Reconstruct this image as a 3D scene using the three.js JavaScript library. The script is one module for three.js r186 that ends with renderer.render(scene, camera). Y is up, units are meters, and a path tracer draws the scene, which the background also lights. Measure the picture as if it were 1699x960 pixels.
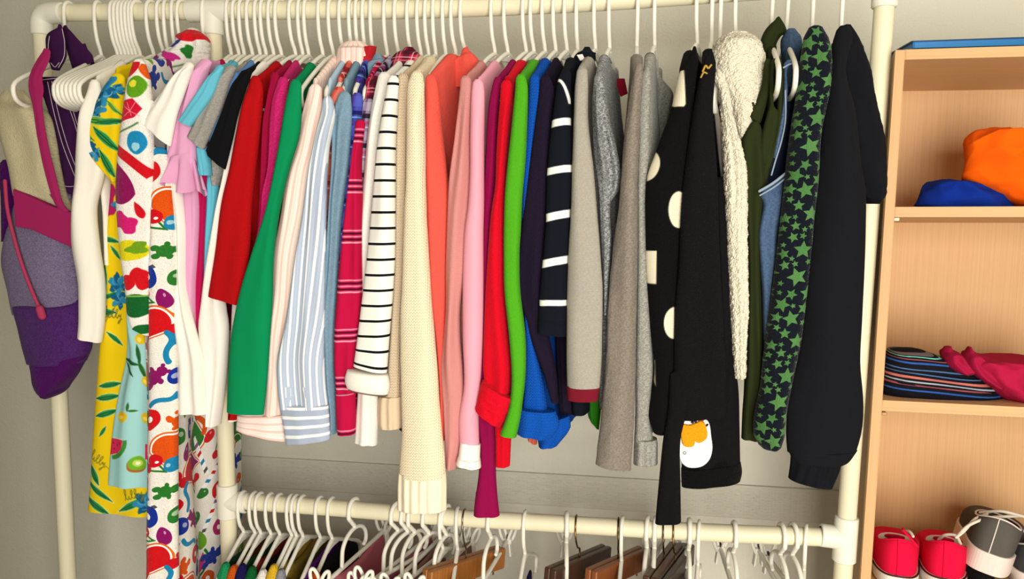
import * as THREE from 'three';
import { RoundedBoxGeometry } from 'three/addons/geometries/RoundedBoxGeometry.js';
import { ImprovedNoise } from 'three/addons/math/ImprovedNoise.js';
import { mergeGeometries } from 'three/addons/utils/BufferGeometryUtils.js';
import { RectAreaLightUniformsLib } from 'three/addons/lights/RectAreaLightUniformsLib.js';

// ------------------------------------------------------------------ camera, light, exposure
RectAreaLightUniformsLib.init();
const scene = new THREE.Scene();
const FOCAL = 1300, CAM = new THREE.Vector3(0, 1.35, 1.47);
const camera = new THREE.PerspectiveCamera(2 * Math.atan(480 / FOCAL) * 180 / Math.PI, 1699 / 960, 0.05, 60);
camera.position.copy(CAM);
camera.rotation.set(-0.1147, 0.1487, 0.0068, 'YXZ');
camera.updateMatrixWorld();
const renderer = new THREE.WebGLRenderer({ antialias: true });
renderer.toneMapping = THREE.LinearToneMapping;
renderer.toneMappingExposure = 0.93;
renderer.shadowMap.enabled = true;
scene.background = new THREE.Color(0.75, 0.88, 1.0);
const WINDOW = { x: 0.6, y: 1.05, z: 2.55, w: 1.4, h: 1.9 };
const daylight = new THREE.RectAreaLight(0xfff8ec, 12.5, WINDOW.w - 0.1, WINDOW.h - 0.1);   // daylight entering by the window behind the camera
daylight.position.set(WINDOW.x, WINDOW.y, WINDOW.z - 0.03);
daylight.lookAt(WINDOW.x, WINDOW.y, -5);
scene.add(daylight);

// ------------------------------------------------------------------ helpers
const noiser = new ImprovedNoise();
const N3 = (x, y, z) => noiser.noise(x, y, z);
function rng(seed) { let s = seed >>> 0; return () => { s = (s + 0x6d2b79f5) | 0; let t = Math.imul(s ^ (s >>> 15), 1 | s); t = (t + Math.imul(t ^ (t >>> 7), 61 | t)) ^ t; return ((t ^ (t >>> 14)) >>> 0) / 4294967296; }; }
const V = (x, y, z) => new THREE.Vector3(x, y, z);
const lerp = (a, b, t) => a + (b - a) * t, clamp = (x, a = 0, b = 1) => Math.min(b, Math.max(a, x));
const smooth = (a, b, x) => { const t = clamp((x - a) / (b - a)); return t * t * (3 - 2 * t); };
// measured position in the photograph, at a known distance z in front of the rack, as a point of the room
function W(px, py, z) {
  const d = V((px - 849.5) / FOCAL, (480 - py) / FOCAL, -1).applyQuaternion(camera.quaternion);
  return d.multiplyScalar((z - CAM.z) / d.z).add(CAM);
}
const used = {};
function numbered(name) { const n = used[name] ?? 0; used[name] = n + 1; return n ? name + '_' + String(n).padStart(3, '0') : name; }
function shade(o) { o.traverse((m) => { if (m.isMesh) { m.castShadow = true; m.receiveShadow = true; } }); return o; }
function mesh(name, geometry, material, parent) { const m = new THREE.Mesh(geometry, material); m.name = name; if (parent) parent.add(m); return m; }
function thing(name, label, category, group) {
  const o = new THREE.Group(); o.name = numbered(name); o.userData = { label, category };
  if (group) o.userData.group = group;
  scene.add(o); return o;
}
// sets the thing's origin at the middle of its base (its parts were modelled in room coordinates)
function settle(o) {
  const box = new THREE.Box3().setFromObject(o), c = box.getCenter(V()); c.y = box.min.y;
  o.traverse((m) => { if (m.isMesh) m.geometry.translate(-c.x, -c.y, -c.z); });
  o.position.copy(c); return shade(o);
}
function structure(name, geometry, material) { const m = mesh(name, geometry, material, scene); m.userData.kind = 'structure'; return shade(m); }
function box(x0, x1, y0, y1, z0, z1) { const g = new THREE.BoxGeometry(x1 - x0, y1 - y0, z1 - z0); g.translate((x0 + x1) / 2, (y0 + y1) / 2, (z0 + z1) / 2); return g; }
function tube(points, r, seg = 32, rad = 10, tension = 0.5) {
  const c = new THREE.CatmullRomCurve3(points, false, 'centripetal', tension);
  const g = new THREE.TubeGeometry(c, seg, r, rad, false);
  const caps = [0, 1].map((t) => { const s = new THREE.SphereGeometry(r, rad, 6); const p = c.getPoint(t); s.translate(p.x, p.y, p.z); return s; });
  return mergeGeometries([g, ...caps]);
}
// skin over closed rings of points; uv given per ring point
function skin(rings, uvs, capTop = true, capBottom = true) {
  const n = rings[0].length, pos = [], uv = [], idx = [];
  rings.forEach((r, j) => r.forEach((p, i) => { pos.push(p.x, p.y, p.z); uv.push(uvs[j][i][0], uvs[j][i][1]); }));
  for (let j = 0; j < rings.length - 1; j++) for (let i = 0; i < n - 1; i++) {
    const a = j * n + i, b = a + 1, c = a + n, d = c + 1;
    idx.push(a, c, b, b, c, d);
  }
  const cap = (j, flip) => {
    const c = V(); rings[j].forEach((p) => c.add(p)); c.multiplyScalar(1 / n);
    const k = pos.length / 3; pos.push(c.x, c.y, c.z);
    const m = [0, 0]; uvs[j].forEach((q) => { m[0] += q[0] / n; m[1] += q[1] / n; }); uv.push(m[0], m[1]);
    for (let i = 0; i < n - 1; i++) flip ? idx.push(k, j * n + i + 1, j * n + i) : idx.push(k, j * n + i, j * n + i + 1);
  };
  if (capTop) cap(0, false);
  if (capBottom) cap(rings.length - 1, true);
  const g = new THREE.BufferGeometry();
  g.setAttribute('position', new THREE.Float32BufferAttribute(pos, 3));
  g.setAttribute('uv', new THREE.Float32BufferAttribute(uv, 2));
  g.setIndex(idx); g.computeVertexNormals();
  const nn = g.attributes.normal;           // weld the seam's normals
  for (let j = 0; j < rings.length; j++) {
    const a = j * n, b = a + n - 1, v = V(nn.getX(a) + nn.getX(b), nn.getY(a) + nn.getY(b), nn.getZ(a) + nn.getZ(b)).normalize();
    nn.setXYZ(a, v.x, v.y, v.z); nn.setXYZ(b, v.x, v.y, v.z);
  }
  return g;
}
let seedCount = 1;
// A hanging tube of cloth. rows: [y, xl, xr] or [xl, yl, xr, yr], the sleeve's width at successive heights, at distance z.
function cloth(rows, z, o = {}) {
  const seed = o.seed ?? seedCount++ * 7.31, n = o.n ?? 36, M = o.m ?? 44, b = o.b ?? 0.018, zEnd = o.zEnd ?? z, fold = o.fold ?? 0.004, k = o.k ?? 2.2, e = o.e ?? 0.85;
  const L = [], R = [], T = [0];
  rows.forEach((r, i) => {
    const q = r.length === 3 ? [r[1], r[0], r[2], r[0]] : r, zz = lerp(z, zEnd, i / (rows.length - 1));
    L.push(W(q[0], q[1], zz)); R.push(W(q[2], q[3], zz));
    if (i) T.push(T[i - 1] + L[i].clone().add(R[i]).distanceTo(L[i - 1].clone().add(R[i - 1])) / 2 + 1e-5);
  });
  const len = T[T.length - 1], mid = (a, i, t) => {      // monotone-ish cubic through the rows
    const p0 = a[Math.max(0, i - 1)], p1 = a[i], p2 = a[i + 1], p3 = a[Math.min(a.length - 1, i + 2)];
    const m1 = p2.clone().sub(p0).multiplyScalar((T[i + 1] - T[i]) / (T[Math.min(T.length - 1, i + 1)] - T[Math.max(0, i - 1)] || 1));
    const m2 = p3.clone().sub(p1).multiplyScalar((T[i + 1] - T[i]) / (T[Math.min(T.length - 1, i + 2)] - T[i] || 1));
    const t2 = t * t, t3 = t2 * t;
    return p1.clone().multiplyScalar(2 * t3 - 3 * t2 + 1).addScaledVector(m1, t3 - 2 * t2 + t).addScaledVector(p2, 3 * t2 - 2 * t3).addScaledVector(m2, t3 - t2);
  };
  const rings = [], uvs = [], w0 = o.width ?? L.reduce((s, p, i) => s + p.distanceTo(R[i]), 0) / L.length;
  const X0 = Math.min(...L.map((p) => p.x)), X1 = Math.max(...R.map((p) => p.x)), Y0 = Math.min(...L.map((p) => p.y), ...R.map((p) => p.y)), Y1 = Math.max(...L.map((p) => p.y), ...R.map((p) => p.y));
  const ring = (s, scale, lift) => {
    let i = 0; while (i < T.length - 2 && T[i + 1] < s) i++;
    const t = clamp((s - T[i]) / (T[i + 1] - T[i])), l = mid(L, i, t), r = mid(R, i, t);
    const c = l.clone().add(r).multiplyScalar(0.5), e1 = r.clone().sub(l), a = e1.length() / 2; e1.normalize();
    const v = s / len, bb = b * (o.topThin === false ? 1 : lerp(o.thin ?? 0.45, 1, smooth(0, 0.12, v))) * scale, P = [], U = [];
    for (let q = 0; q <= n; q++) {
      const th = Math.PI * 2 * q / n, ct = Math.cos(th), st = Math.sin(th);
      const x = -Math.sign(ct) * Math.pow(Math.abs(ct), e), front = Math.sign(st) * Math.pow(Math.abs(st), 1);
      const u = (x + 1) / 2;
      let dz = bb * front;
      const f = fold * Math.min(1, a / 0.022) * smooth(0, 0.1, v) * (Math.sin(u * k * 6.283 + seed + 2.2 * N3(seed, v * 2.1, 3.3)) * 0.75 + 1.6 * N3(u * k * 1.4 + seed, v * len * 7, seed)) * (Math.abs(st) ** 0.7);
      dz += f * (front >= 0 ? 1 : 0.5);
      const rough = o.rough ? o.rough * (N3(x * a * 110 + seed, s * 110, front * 3) + 0.8 * N3(x * a * 260, s * 260 + seed, front * 3)) : 0;
      const edge = o.edge ? o.edge * N3(seed + 5 + Math.sign(x), s * 18, 1.5) : 0;
      const p = c.clone().addScaledVector(e1, x * (a * scale + rough + edge)); p.z += dz + rough * 1.5 * Math.sign(front); if (s > 0) p.addScaledVector(along, lift); else p.y += lift;
      if (o.curl) { const q = p.clone().multiplyScalar(330); p.addScaledVector(V(x * .6, 0, front).normalize(), o.curl * (1 - 2.4 * Math.abs(N3(q.x + seed, q.y, q.z)) + .8 * N3(q.x * .35, q.y * .35, q.z * .35 + seed))); }
      if (o.crumple) { const q = p.clone().multiplyScalar(o.cf ?? 13), h = (1 - Math.abs(N3(q.x + seed, q.y * 1.3, q.z))) * 1.0 + (1 - Math.abs(N3(q.x * 2.3 + 9, q.y * 2.3 + seed, q.z * 2.3))) * .5 - 1.1; p.addScaledVector(V(x * .5, .2, front).normalize(), o.crumple * h); }
      P.push(p); U.push(o.uv === 'unit' ? [(p.x - X0) / (X1 - X0), (p.y - Y0) / (Y1 - Y0)] : [x * a + (o.uo ?? 0), -s - (o.vo ?? 0)]);
    }
    rings.push(P); uvs.push(U);
  };
  const E0 = L[L.length - 2].clone().add(R[R.length - 2]), E1 = L[L.length - 1].clone().add(R[R.length - 1]), along = E0.sub(E1).normalize();
  if (!o.squareTop) ring(0, 0.55, 0.006 * (o.dome ?? 1));
  for (let j = 0; j <= M; j++) ring(len * j / M, 1, 0);
  if (o.closed) { ring(len, 0.7, -0.006); } else { ring(len, 0.95, 0.0005); ring(len, 0.86, 0.012); ring(len * 0.999, 0.8, 0.04); }
  const g = skin(rings, uvs); const px = rows.map((r) => r.length === 3 ? [(r[1] + r[2]) / 2, r[0]] : [(r[0] + r[2]) / 2, (r[1] + r[3]) / 2]), avg = (k) => (Math.min(...px.map((q) => q[k])) + Math.max(...px.map((q) => q[k]))) / 2;
  g.userData = { X0, X1, Y0, Y1, z, px: avg(0), py: avg(1) };
  return g;
}
// The hanging front-and-back of a garment, in the plane across the rail. neck: room point; tip / hem: measured shoulder and hem points.
function bodyCloth(neck, tip, hem, o = {}) {
  const zf = o.zf ?? 0.13, zb = o.zb ?? zf, seed = o.seed ?? seedCount++ * 5.77, T = tip.isVector3 ? tip : W(tip[0], tip[1], zf), H = hem.isVector3 ? hem : W(hem[0], hem[1], zf), w0 = o.w0 ?? 0.007, w1 = o.w1 ?? 0.014, neckZ = o.neck ?? 0.062, scoop = o.scoop ?? 0.012, shoulder = o.shoulder ?? 0.03;
  const n = 72, M = o.m ?? 36, rings = [], uvs = [], yaw = T.x - neck.x, fold = o.fold ?? 0.004, yn = neck.y - shoulder;
  const top = (s) => {
    const z = Math.abs(s) * zf, a = neckZ, f = clamp((z - a) / (zf - a));
    let y = lerp(yn - scoop * (z < a ? Math.sqrt(1 - (z / a) ** 2) : 0), T.y, f);
    if (z > a && o.arms !== false) y = Math.max(y, neck.y - 0.014 - Math.max(0, Math.min(z, .127) / Math.cos(Math.atan2(yaw, zf)) - .045) * .65);      // the cloth lies over the hanger's arms
    return y - 0.02 * smooth(0.93, 1, Math.abs(s)) - (o.sag ?? 0) * Math.sin(f * Math.PI);
  };
  const ring = (t, scale, lift) => {
    const P = [], U = [];
    for (let q = 0; q <= n; q++) {
      const a = Math.PI * 2 * q / n, s = -Math.cos(a), side = Math.sin(a);
      const z = s * (s < 0 ? zb : zf) * (1 + (o.flare ?? 0) * t), y = lerp(top(s), H.y + (o.hemDrop ?? 0) * (1 - s), t) + lift;
      const x0 = neck.x + s * yaw * (s < 0 ? zb / zf : 1) + (H.x - T.x) * t;
      const w = lerp(w0, w1, smooth(0, 0.25, t)) * scale;
      const f = fold * smooth(0, 0.3, t) * (Math.sin(s * (o.k ?? 5) + seed + 1.5 * N3(seed, t * 2, 1)) + 1.4 * N3(s * 4 + seed, t * 3.5, 7));
      const wide = Math.sign(side) * Math.pow(Math.abs(side), 0.6);
      P.push(V(x0 + wide * w + f * (0.4 + 0.6 * Math.abs(side)) + (o.bend ?? 0) * t * s, y, z));
      U.push([z + (side < 0 ? 0.37 : 0), y]);
    }
    rings.push(P); uvs.push(U);
  };
  ring(0, 0, 0.006); ring(0, 0.6, 0.0045);
  for (let j = 0; j <= M; j++) ring((j / M) ** 1.25, 1, 0);
  ring(1, 0.9, 0.0005); ring(1, 0.6, 0.01);
  return skin(rings, uvs, false, true);
}
// traced flat piece given real thickness (appliques, patches, collars)
function slab(points, z, depth, bevel = 0.002, curve = false) {
  const pts = points.map(([x, y]) => { const p = W(x, y, z); return new THREE.Vector2(p.x, p.y); });
  const s = new THREE.Shape(); if (curve) { s.moveTo(pts[0].x, pts[0].y); s.splineThru([...pts.slice(1), pts[0]]); } else s.setFromPoints(pts);
  const g = new THREE.ExtrudeGeometry(s, { depth, bevelEnabled: bevel > 0, bevelSize: bevel, bevelThickness: bevel, bevelSegments: 3, curveSegments: 10 });
  g.translate(0, 0, z); return g;
}
const line = (pts, z, r, seg = 40) => tube(pts.map((p) => W(p[0], p[1], p[2] ?? z)), r, seg, 8);

// ------------------------------------------------------------------ textures
function canvas(w, h, draw, o = {}) {
  const c = document.createElement('canvas'); c.width = w; c.height = h;
  const x = c.getContext('2d'); draw(x, w, h);
  const t = new THREE.CanvasTexture(c); t.wrapS = t.wrapT = THREE.RepeatWrapping; t.magFilter = THREE.LinearFilter;
  if (!o.data) t.colorSpace = THREE.SRGBColorSpace;
  if (o.size) t.repeat.set(1 / o.size[0], 1 / (o.size[1] ?? o.size[0]));
  return t;
}
function pixelMap(n, f, o = {}) {
  const d = new Uint8Array(n * n * 4);
  for (let y = 0; y < n; y++) for (let x = 0; x < n; x++) { const c = f(x / n, y / n, x, y); for (let k = 0; k < 3; k++) d[(y * n + x) * 4 + k] = clamp(Array.isArray(c) ? c[k] : c, 0, 255); d[(y * n + x) * 4 + 3] = 255; }
  const t = new THREE.DataTexture(d, n, n); t.wrapS = t.wrapT = THREE.RepeatWrapping; t.magFilter = THREE.LinearFilter; t.minFilter = THREE.LinearMipmapLinearFilter; t.generateMipmaps = true;
  if (o.color) t.colorSpace = THREE.SRGBColorSpace;
  if (o.size) t.repeat.set(1 / o.size[0], 1 / (o.size[1] ?? o.size[0]));
  t.needsUpdate = true; return t;
}
const R0 = rng(11), white = Array.from({ length: 128 * 128 }, () => R0());
const wn = (x, y) => white[((y % 128) + 128) % 128 * 128 + ((x % 128) + 128) % 128];
const weave = pixelMap(64, (u, v, x, y) => 110 + 60 * Math.sin(x * Math.PI / 2) * Math.sin(y * Math.PI / 2) + 60 * wn(x, y), { size: [0.03] });
const fuzz = pixelMap(128, (u, v, x, y) => 255 * (0.5 * wn(x, y) + 0.3 * wn(x >> 1, y >> 1) + 0.2 * wn((x >> 2) + 40, y >> 2)), { size: [0.06] });
const knit = pixelMap(128, (u, v, x, y) => { const cx = (x % 16) / 16, cy = (y / 16 + Math.abs(cx - 0.5) * 1.4) % 1; return 255 * (0.35 * Math.abs(Math.sin(Math.PI * cx * 2)) + 0.55 * Math.sin(Math.PI * cy)) + 25 * wn(x, y); }, { size: [0.04] });
const fineKnit = knit.clone(); fineKnit.repeat.set(1 / 0.022, 1 / 0.022); fineKnit.needsUpdate = true;
const rib = pixelMap(64, (u, v, x, y) => 255 * (0.5 + 0.45 * Math.sin(u * Math.PI * 8)) * (0.9 + 0.1 * wn(x, y)), { size: [0.06] });
function speckle(a, b, mixv, n = 128) { const A = new THREE.Color(a), B = new THREE.Color(b), r = rng(5); const f = (c) => c.getHex(THREE.SRGBColorSpace);
  const ca = [f(A) >> 16, f(A) >> 8 & 255, f(A) & 255], cb = [f(B) >> 16, f(B) >> 8 & 255, f(B) & 255];
  return pixelMap(n, (u, v, x, y) => { let t = clamp((0.45 * wn(x, y) + 0.3 * wn(x >> 1, y) + 0.25 * wn(x >> 2, (y >> 2) + 9) - 0.5) * mixv + 0.5); return [0, 1, 2].map((k) => lerp(ca[k], cb[k], t)); }, { color: true, size: [0.07] }); }
// kinds of cloth
const cache = {};
function fabric(color, kind = 'jersey', map) {
  const key = color + kind + (map ? map.uuid : ''); if (cache[key]) return cache[key];
  const p = { color: map ? 0xffffff : color, roughness: 1, specularIntensity: 0.25, side: THREE.DoubleSide };
  if (map) p.map = map;
  const bump = { jersey: [weave, 0.0003], knit: [knit, 0.0016], fine: [fineKnit, 0.0008], rib: [rib, 0.003], fleece: [fuzz, 0.0022], wool: [fuzz, 0.0012], woven: [weave, 0.0002] }[kind];
  p.bumpMap = bump[0]; p.bumpScale = bump[1];
  const m = new THREE.MeshPhysicalMaterial(p); if (kind === 'fleece' || kind === 'wool') { m.sheen = 0.25; m.sheenRoughness = 0.6; m.sheenColor = new THREE.Color(color).lerp(new THREE.Color(0xffffff), 0.4); }
  return (cache[key] = m);
}
const plastic = (c, r = 0.42) => new THREE.MeshPhysicalMaterial({ color: c, roughness: r, specularIntensity: 0.6 });
// ------------------------------------------------------------------ prints
const tau = Math.PI * 2;
function blob(c, x, y, rx, ry, rot, wob, r) { c.beginPath(); for (let i = 0; i <= 24; i++) { const a = tau * i / 24, k = 1 + wob * Math.sin(a * 3 + r * 9) * 0.6 + wob * Math.sin(a * 5 + r * 20) * 0.4; const X = Math.cos(a) * rx * k, Y = Math.sin(a) * ry * k; c.lineTo(x + X * Math.cos(rot) - Y * Math.sin(rot), y + X * Math.sin(rot) + Y * Math.cos(rot)); } c.fill(); }
const SWEETS = ['#d3141c', '#b01060', '#e05512', '#2a7a2c', '#1c86b8', '#16329a', '#e8c81e', '#d6247e', '#69a81e', '#8c1466'];
const candyShapes = {
  bean(c, s, r, k) { c.fillStyle = k; blob(c, 0, 0, 0.62 * s, 0.42 * s, 0, 0.06, r); c.fillStyle = 'rgba(255,255,255,.55)'; blob(c, -0.22 * s, -0.12 * s, 0.12 * s, 0.07 * s, 0, 0, r); },
  bear(c, s, r, k) { c.fillStyle = k; for (const [x, y, a, b] of [[0, -.62, .3, .28], [-.24, -.86, .12, .12], [.24, -.86, .12, .12], [0, 0, .42, .48], [-.42, -.2, .2, .16], [.42, -.2, .2, .16], [-.28, .55, .2, .3], [.28, .55, .2, .3]]) blob(c, x * s, y * s, a * s, b * s, 0, 0.05, r); },
  wedge(c, s, r, k) { c.fillStyle = '#e46a20'; c.beginPath(); c.arc(0, 0, s, Math.PI, 0); c.lineTo(-.1 * s, 1.3 * s); c.fill(); c.fillStyle = '#fff'; c.beginPath(); c.arc(0, 0, .9 * s, Math.PI, 0); c.lineTo(-.1 * s, 1.2 * s); c.fill(); c.fillStyle = k; c.beginPath(); c.arc(0, 0, .8 * s, Math.PI, 0); c.lineTo(-.1 * s, 1.12 * s); c.fill(); },
  ring(c, s, r, k) { c.fillStyle = k; blob(c, 0, 0, .62 * s, .72 * s, 0, .06, r); c.fillStyle = '#fff'; blob(c, 0, 0, .18 * s, .22 * s, 0, 0, r); },
  cherries(c, s, r) { c.strokeStyle = '#2a7a2c'; c.lineWidth = .12 * s; c.beginPath(); c.moveTo(-.3 * s, -.2 * s); c.lineTo(.5 * s, -.7 * s); c.lineTo(.2 * s, .4 * s); c.stroke(); c.fillStyle = '#cf0f1f'; blob(c, -.3 * s, -.2 * s, .42 * s, .46 * s, 0, .05, r); blob(c, .12 * s, .5 * s, .36 * s, .42 * s, 0, .05, r); c.fillStyle = '#fff'; blob(c, -.2 * s, -.3 * s, .08 * s, .12 * s, 0, 0, r); },
  ball(c, s, r, k) { c.fillStyle = k; blob(c, 0, 0, .5 * s, .56 * s, 0, .03, r); c.fillStyle = 'rgba(255,255,255,.6)'; blob(c, -.16 * s, .16 * s, .14 * s, .16 * s, 0, 0, r); },
  worm(c, s, r, k) { c.lineWidth = .34 * s; c.lineCap = 'round'; c.strokeStyle = k; c.beginPath(); c.moveTo(-.7 * s, -.7 * s); c.bezierCurveTo(.4 * s, -.6 * s, -.5 * s, .3 * s, .6 * s, .8 * s); c.stroke(); },
  straw(c, s, r) { c.fillStyle = '#fff'; c.fillRect(-1.5 * s, -.16 * s, 3 * s, .32 * s); ['#555', '#1c86b8', '#d3141c', '#8c5a9a'].forEach((k, i) => { c.fillStyle = k; c.beginPath(); const x = (-1.2 + i * .65) * s; c.moveTo(x, -.16 * s); c.lineTo(x + .25 * s, -.16 * s); c.lineTo(x + .1 * s, .16 * s); c.lineTo(x - .15 * s, .16 * s); c.fill(); }); },
  melon(c, s, r) { c.fillStyle = '#1f6e2a'; c.beginPath(); c.arc(0, 0, s, 0, Math.PI); c.fill(); c.fillStyle = '#d8ecb0'; c.beginPath(); c.arc(0, 0, .82 * s, 0, Math.PI); c.fill(); c.fillStyle = k0(r); c.beginPath(); c.arc(0, 0, .7 * s, 0, Math.PI); c.fill(); },
  drop(c, s, r, k) { c.fillStyle = k; c.beginPath(); c.moveTo(0, -s); c.bezierCurveTo(.9 * s, 0, .6 * s, .9 * s, 0, .8 * s); c.bezierCurveTo(-.6 * s, .9 * s, -.9 * s, 0, 0, -s); c.fill(); },
};
function k0(r) { return SWEETS[Math.floor(r * 9.99)]; }
function put(c, kind, x, y, s, rot, k, r = 0.3) { c.save(); c.translate(x, y); c.rotate(rot); candyShapes[kind](c, s, r, k); c.restore(); }
// every motif drawn wherever its edge wraps round, so that the print repeats without seams
function scatterPrint(size, px, seed, bg, draw, step) {
  return canvas(px, px, (c, w) => {
    c.fillStyle = bg; c.fillRect(0, 0, w, w); const r = rng(seed), n = Math.round(size / step);
    for (let j = 0; j < n; j++) for (let i = 0; i < n; i++) {
      const x = ((i + 0.5 * (j % 2) + 0.3 + 0.4 * r()) / n) * w, y = ((j + 0.3 + 0.4 * r()) / n) * w, a = r(), b = r(), d = r(), e = r();
      for (const ox of [-w, 0, w]) for (const oy of [-w, 0, w]) { const X = x + ox, Y = y + oy; if (X > -w * .2 && X < w * 1.2 && Y > -w * .2 && Y < w * 1.2) draw(c, X, Y, w / size, a, b, d, e); }
    }
  }, { size: [size] });
}
const KINDS = Object.keys(candyShapes);
const candyPrint = scatterPrint(0.44, 1400, 21, '#f3efe8', (c, x, y, m, a, b, d, e) => { const kind = KINDS[Math.floor(a * KINDS.length)]; put(c, kind, x, y, m * (kind === 'straw' ? .032 : .023 + .012 * e), d * tau, SWEETS[Math.floor(b * SWEETS.length)], e); }, 0.044);
// a print laid out on one piece of cloth: ctx units are the photograph's pixels, measured on the piece g
function pieceMap(g, px, draw) {
  const { X0, X1, Y0, Y1, z, px: mx, py: my } = g.userData, w = Math.round((X1 - X0) * px), h = Math.round((Y1 - Y0) * px);
  return canvas(w, h, (c) => {
    const o = W(mx, my, z), ex = W(mx + 40, my, z).sub(W(mx - 40, my, z)).multiplyScalar(1 / 80), ey = W(mx, my + 200, z).sub(W(mx, my - 200, z)).multiplyScalar(1 / 400), k = px;
    c.setTransform(ex.x * k, -ex.y * k, ey.x * k, -ey.y * k, (o.x - X0 - mx * ex.x - my * ey.x) * k, (Y1 - o.y + mx * ex.y + my * ey.y) * k);
    draw(c);
  });
}
function leaf(c, x, y, l, w, rot, k, vein, edge) { c.save(); c.translate(x, y); c.rotate(rot); const f = (s) => { c.beginPath(); c.moveTo(-l / 2 * s, 0); c.quadraticCurveTo(0, -w * s, l / 2 * s, 0); c.quadraticCurveTo(0, w * s, -l / 2 * s, 0); c.fill(); }; if (edge) { c.fillStyle = edge; f(1.15); } c.fillStyle = k; f(1); c.strokeStyle = vein; c.lineWidth = w * .14; c.beginPath(); c.moveTo(-l / 2, 0); c.quadraticCurveTo(0, -w * .2, l / 2, 0); c.stroke(); c.beginPath(); c.moveTo(-l * .3, w * .2); c.quadraticCurveTo(0, w * .3, l * .3, w * .1); c.stroke(); c.restore(); }
function script(c, word, x, y, s, rot, k) {   // looped handwriting
  c.save(); c.translate(x, y); c.rotate(rot); c.strokeStyle = k; c.lineWidth = s * .09; c.lineCap = 'round'; c.beginPath(); let X = 0; c.moveTo(0, 0);
  for (const ch of word) {
    if (ch === 'L' || ch === 'l') { const h = ch === 'L' ? 1.25 : 1; c.bezierCurveTo(X + .25 * s, -.3 * s, X + .5 * s, -h * s, X + .3 * s, -h * s); c.bezierCurveTo(X + .1 * s, -h * s, X + .1 * s, 0, X + .42 * s, 0); X += .42 * s; }
    if (ch === 'i') { c.quadraticCurveTo(X + .15 * s, -.1 * s, X + .2 * s, -.45 * s); c.quadraticCurveTo(X + .16 * s, 0, X + .36 * s, 0); X += .36 * s; }
    if (ch === 'y') { c.quadraticCurveTo(X + .1 * s, -.4 * s, X + .16 * s, -.42 * s); c.quadraticCurveTo(X + .15 * s, 0, X + .4 * s, -.42 * s); c.bezierCurveTo(X + .4 * s, .7 * s, X, .7 * s, X + .1 * s, .4 * s); c.quadraticCurveTo(X + .3 * s, .1 * s, X + .6 * s, 0); X += .6 * s; }
  }
  c.stroke(); c.restore();
}
const BLUE = '#1c6f9e', LEAF = '#2f8f4a', YELLOW = '#e9c813';
function flower(c, x, y, s, rot) { for (let i = 0; i < 6; i++) { c.fillStyle = i % 2 ? '#2b86b4' : '#155a86'; blob(c, x + Math.cos(rot + i) * s * .45, y + Math.sin(rot + i) * s * .45, s * .5, s * .3, rot + i, .18, i / 6); } c.strokeStyle = '#7fb6cc'; c.lineWidth = s * .05; for (let i = 0; i < 4; i++) { c.beginPath(); c.arc(x + Math.cos(rot + i * 1.7) * s * .3, y + Math.sin(rot + i * 1.7) * s * .3, s * .3, i, i + 2); c.stroke(); } }
const plaid = (bg, bands, sx, sy, px = 512) => canvas(px, px, (c, w) => {    // bands: [offset, width, colour, alpha], the same both ways
  c.fillStyle = bg; c.fillRect(0, 0, w, w);
  for (const [o, wd, k, al] of bands) { c.globalAlpha = al; c.fillStyle = k; c.fillRect(o * w, 0, wd * w, w); c.fillRect(0, o * w, w, wd * w); }
  c.globalAlpha = 0.06; c.fillStyle = '#000'; for (let i = 0; i < w; i += 4) { c.fillRect(i, 0, 1, w); c.fillRect(0, i, w, 1); } c.globalAlpha = 1;
}, { size: [sx, sy] });
const stripes = (bg, list, sx, vertical, blur) => canvas(256, 256, (c, w) => { c.fillStyle = bg; c.fillRect(0, 0, w, w); for (const [o, wd, k] of list) { c.fillStyle = k; vertical ? c.fillRect(o * w, 0, wd * w, w) : c.fillRect(0, o * w, w, wd * w); } for (let i = 0; i < 3000; i++) { c.fillStyle = `rgba(255,255,255,${0.10 * wn(i, 3)})`; c.fillRect(wn(i, 1) * w, wn(i, 2) * w, 2, 2); } }, { size: [sx] });
const pinkStripe = stripes('#f0e0d8', [[0, .3, '#ecc3b6'], [.5, .12, '#f2d6ca']], 0.0105, true);
const pinkStripeAcross = stripes('#f1e3de', [[0, .3, '#eac4bb'], [.55, .1, '#f2dad2']], 0.0115, false);
const blueStripe = stripes('#a9b7cc', [[0, .3, '#eef2f4'], [.62, .06, '#b9c6da']], 0.0105, true);
const blueStripeAcross = stripes('#a3b0c6', [[0, .34, '#eef2f4']], 0.0165, false);
const salmonPlaid = plaid('#b5292a', [[0, .45, '#e58a76', .55], [.62, .12, '#7a1f2c', .7], [.8, .06, '#e9d9cc', .6]], 0.06, 0.06);
const bluePlaid = plaid('#2b3296', [[0, .35, '#5a62c4', .6], [.5, .14, '#15184e', .8], [.7, .05, '#7ec6de', .7], [.85, .1, '#6a2f8e', .6]], 0.05, 0.05);
const tartan = canvas(1024, 512, (c, w, h) => {
  c.fillStyle = '#b40f3f'; c.fillRect(0, 0, w, h); const bands = [['#d98aa6', 0], ['#350a24', 1], ['#d98aa6', 2], ['#350a24', 3], ['#e0a6ba', 4]];
  for (const [k, i] of bands) { c.globalAlpha = .85; c.fillStyle = k; c.fillRect(0, (.1 + i * .06) * h, w, .035 * h); c.globalAlpha = .6; c.fillRect((.6 + i * .032) * w, 0, .018 * w, h); }
  c.globalAlpha = .9; for (let i = 0; i < 5; i++) for (let j = 0; j < 5; j++) { c.fillStyle = (i + j) % 2 ? '#17141a' : '#e6e2e2'; c.fillRect((.6 + i * .032) * w, (.1 + j * .06) * h, .03 * w, .055 * h); } c.globalAlpha = 1;
}, { size: [0.17, 0.085] });
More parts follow.
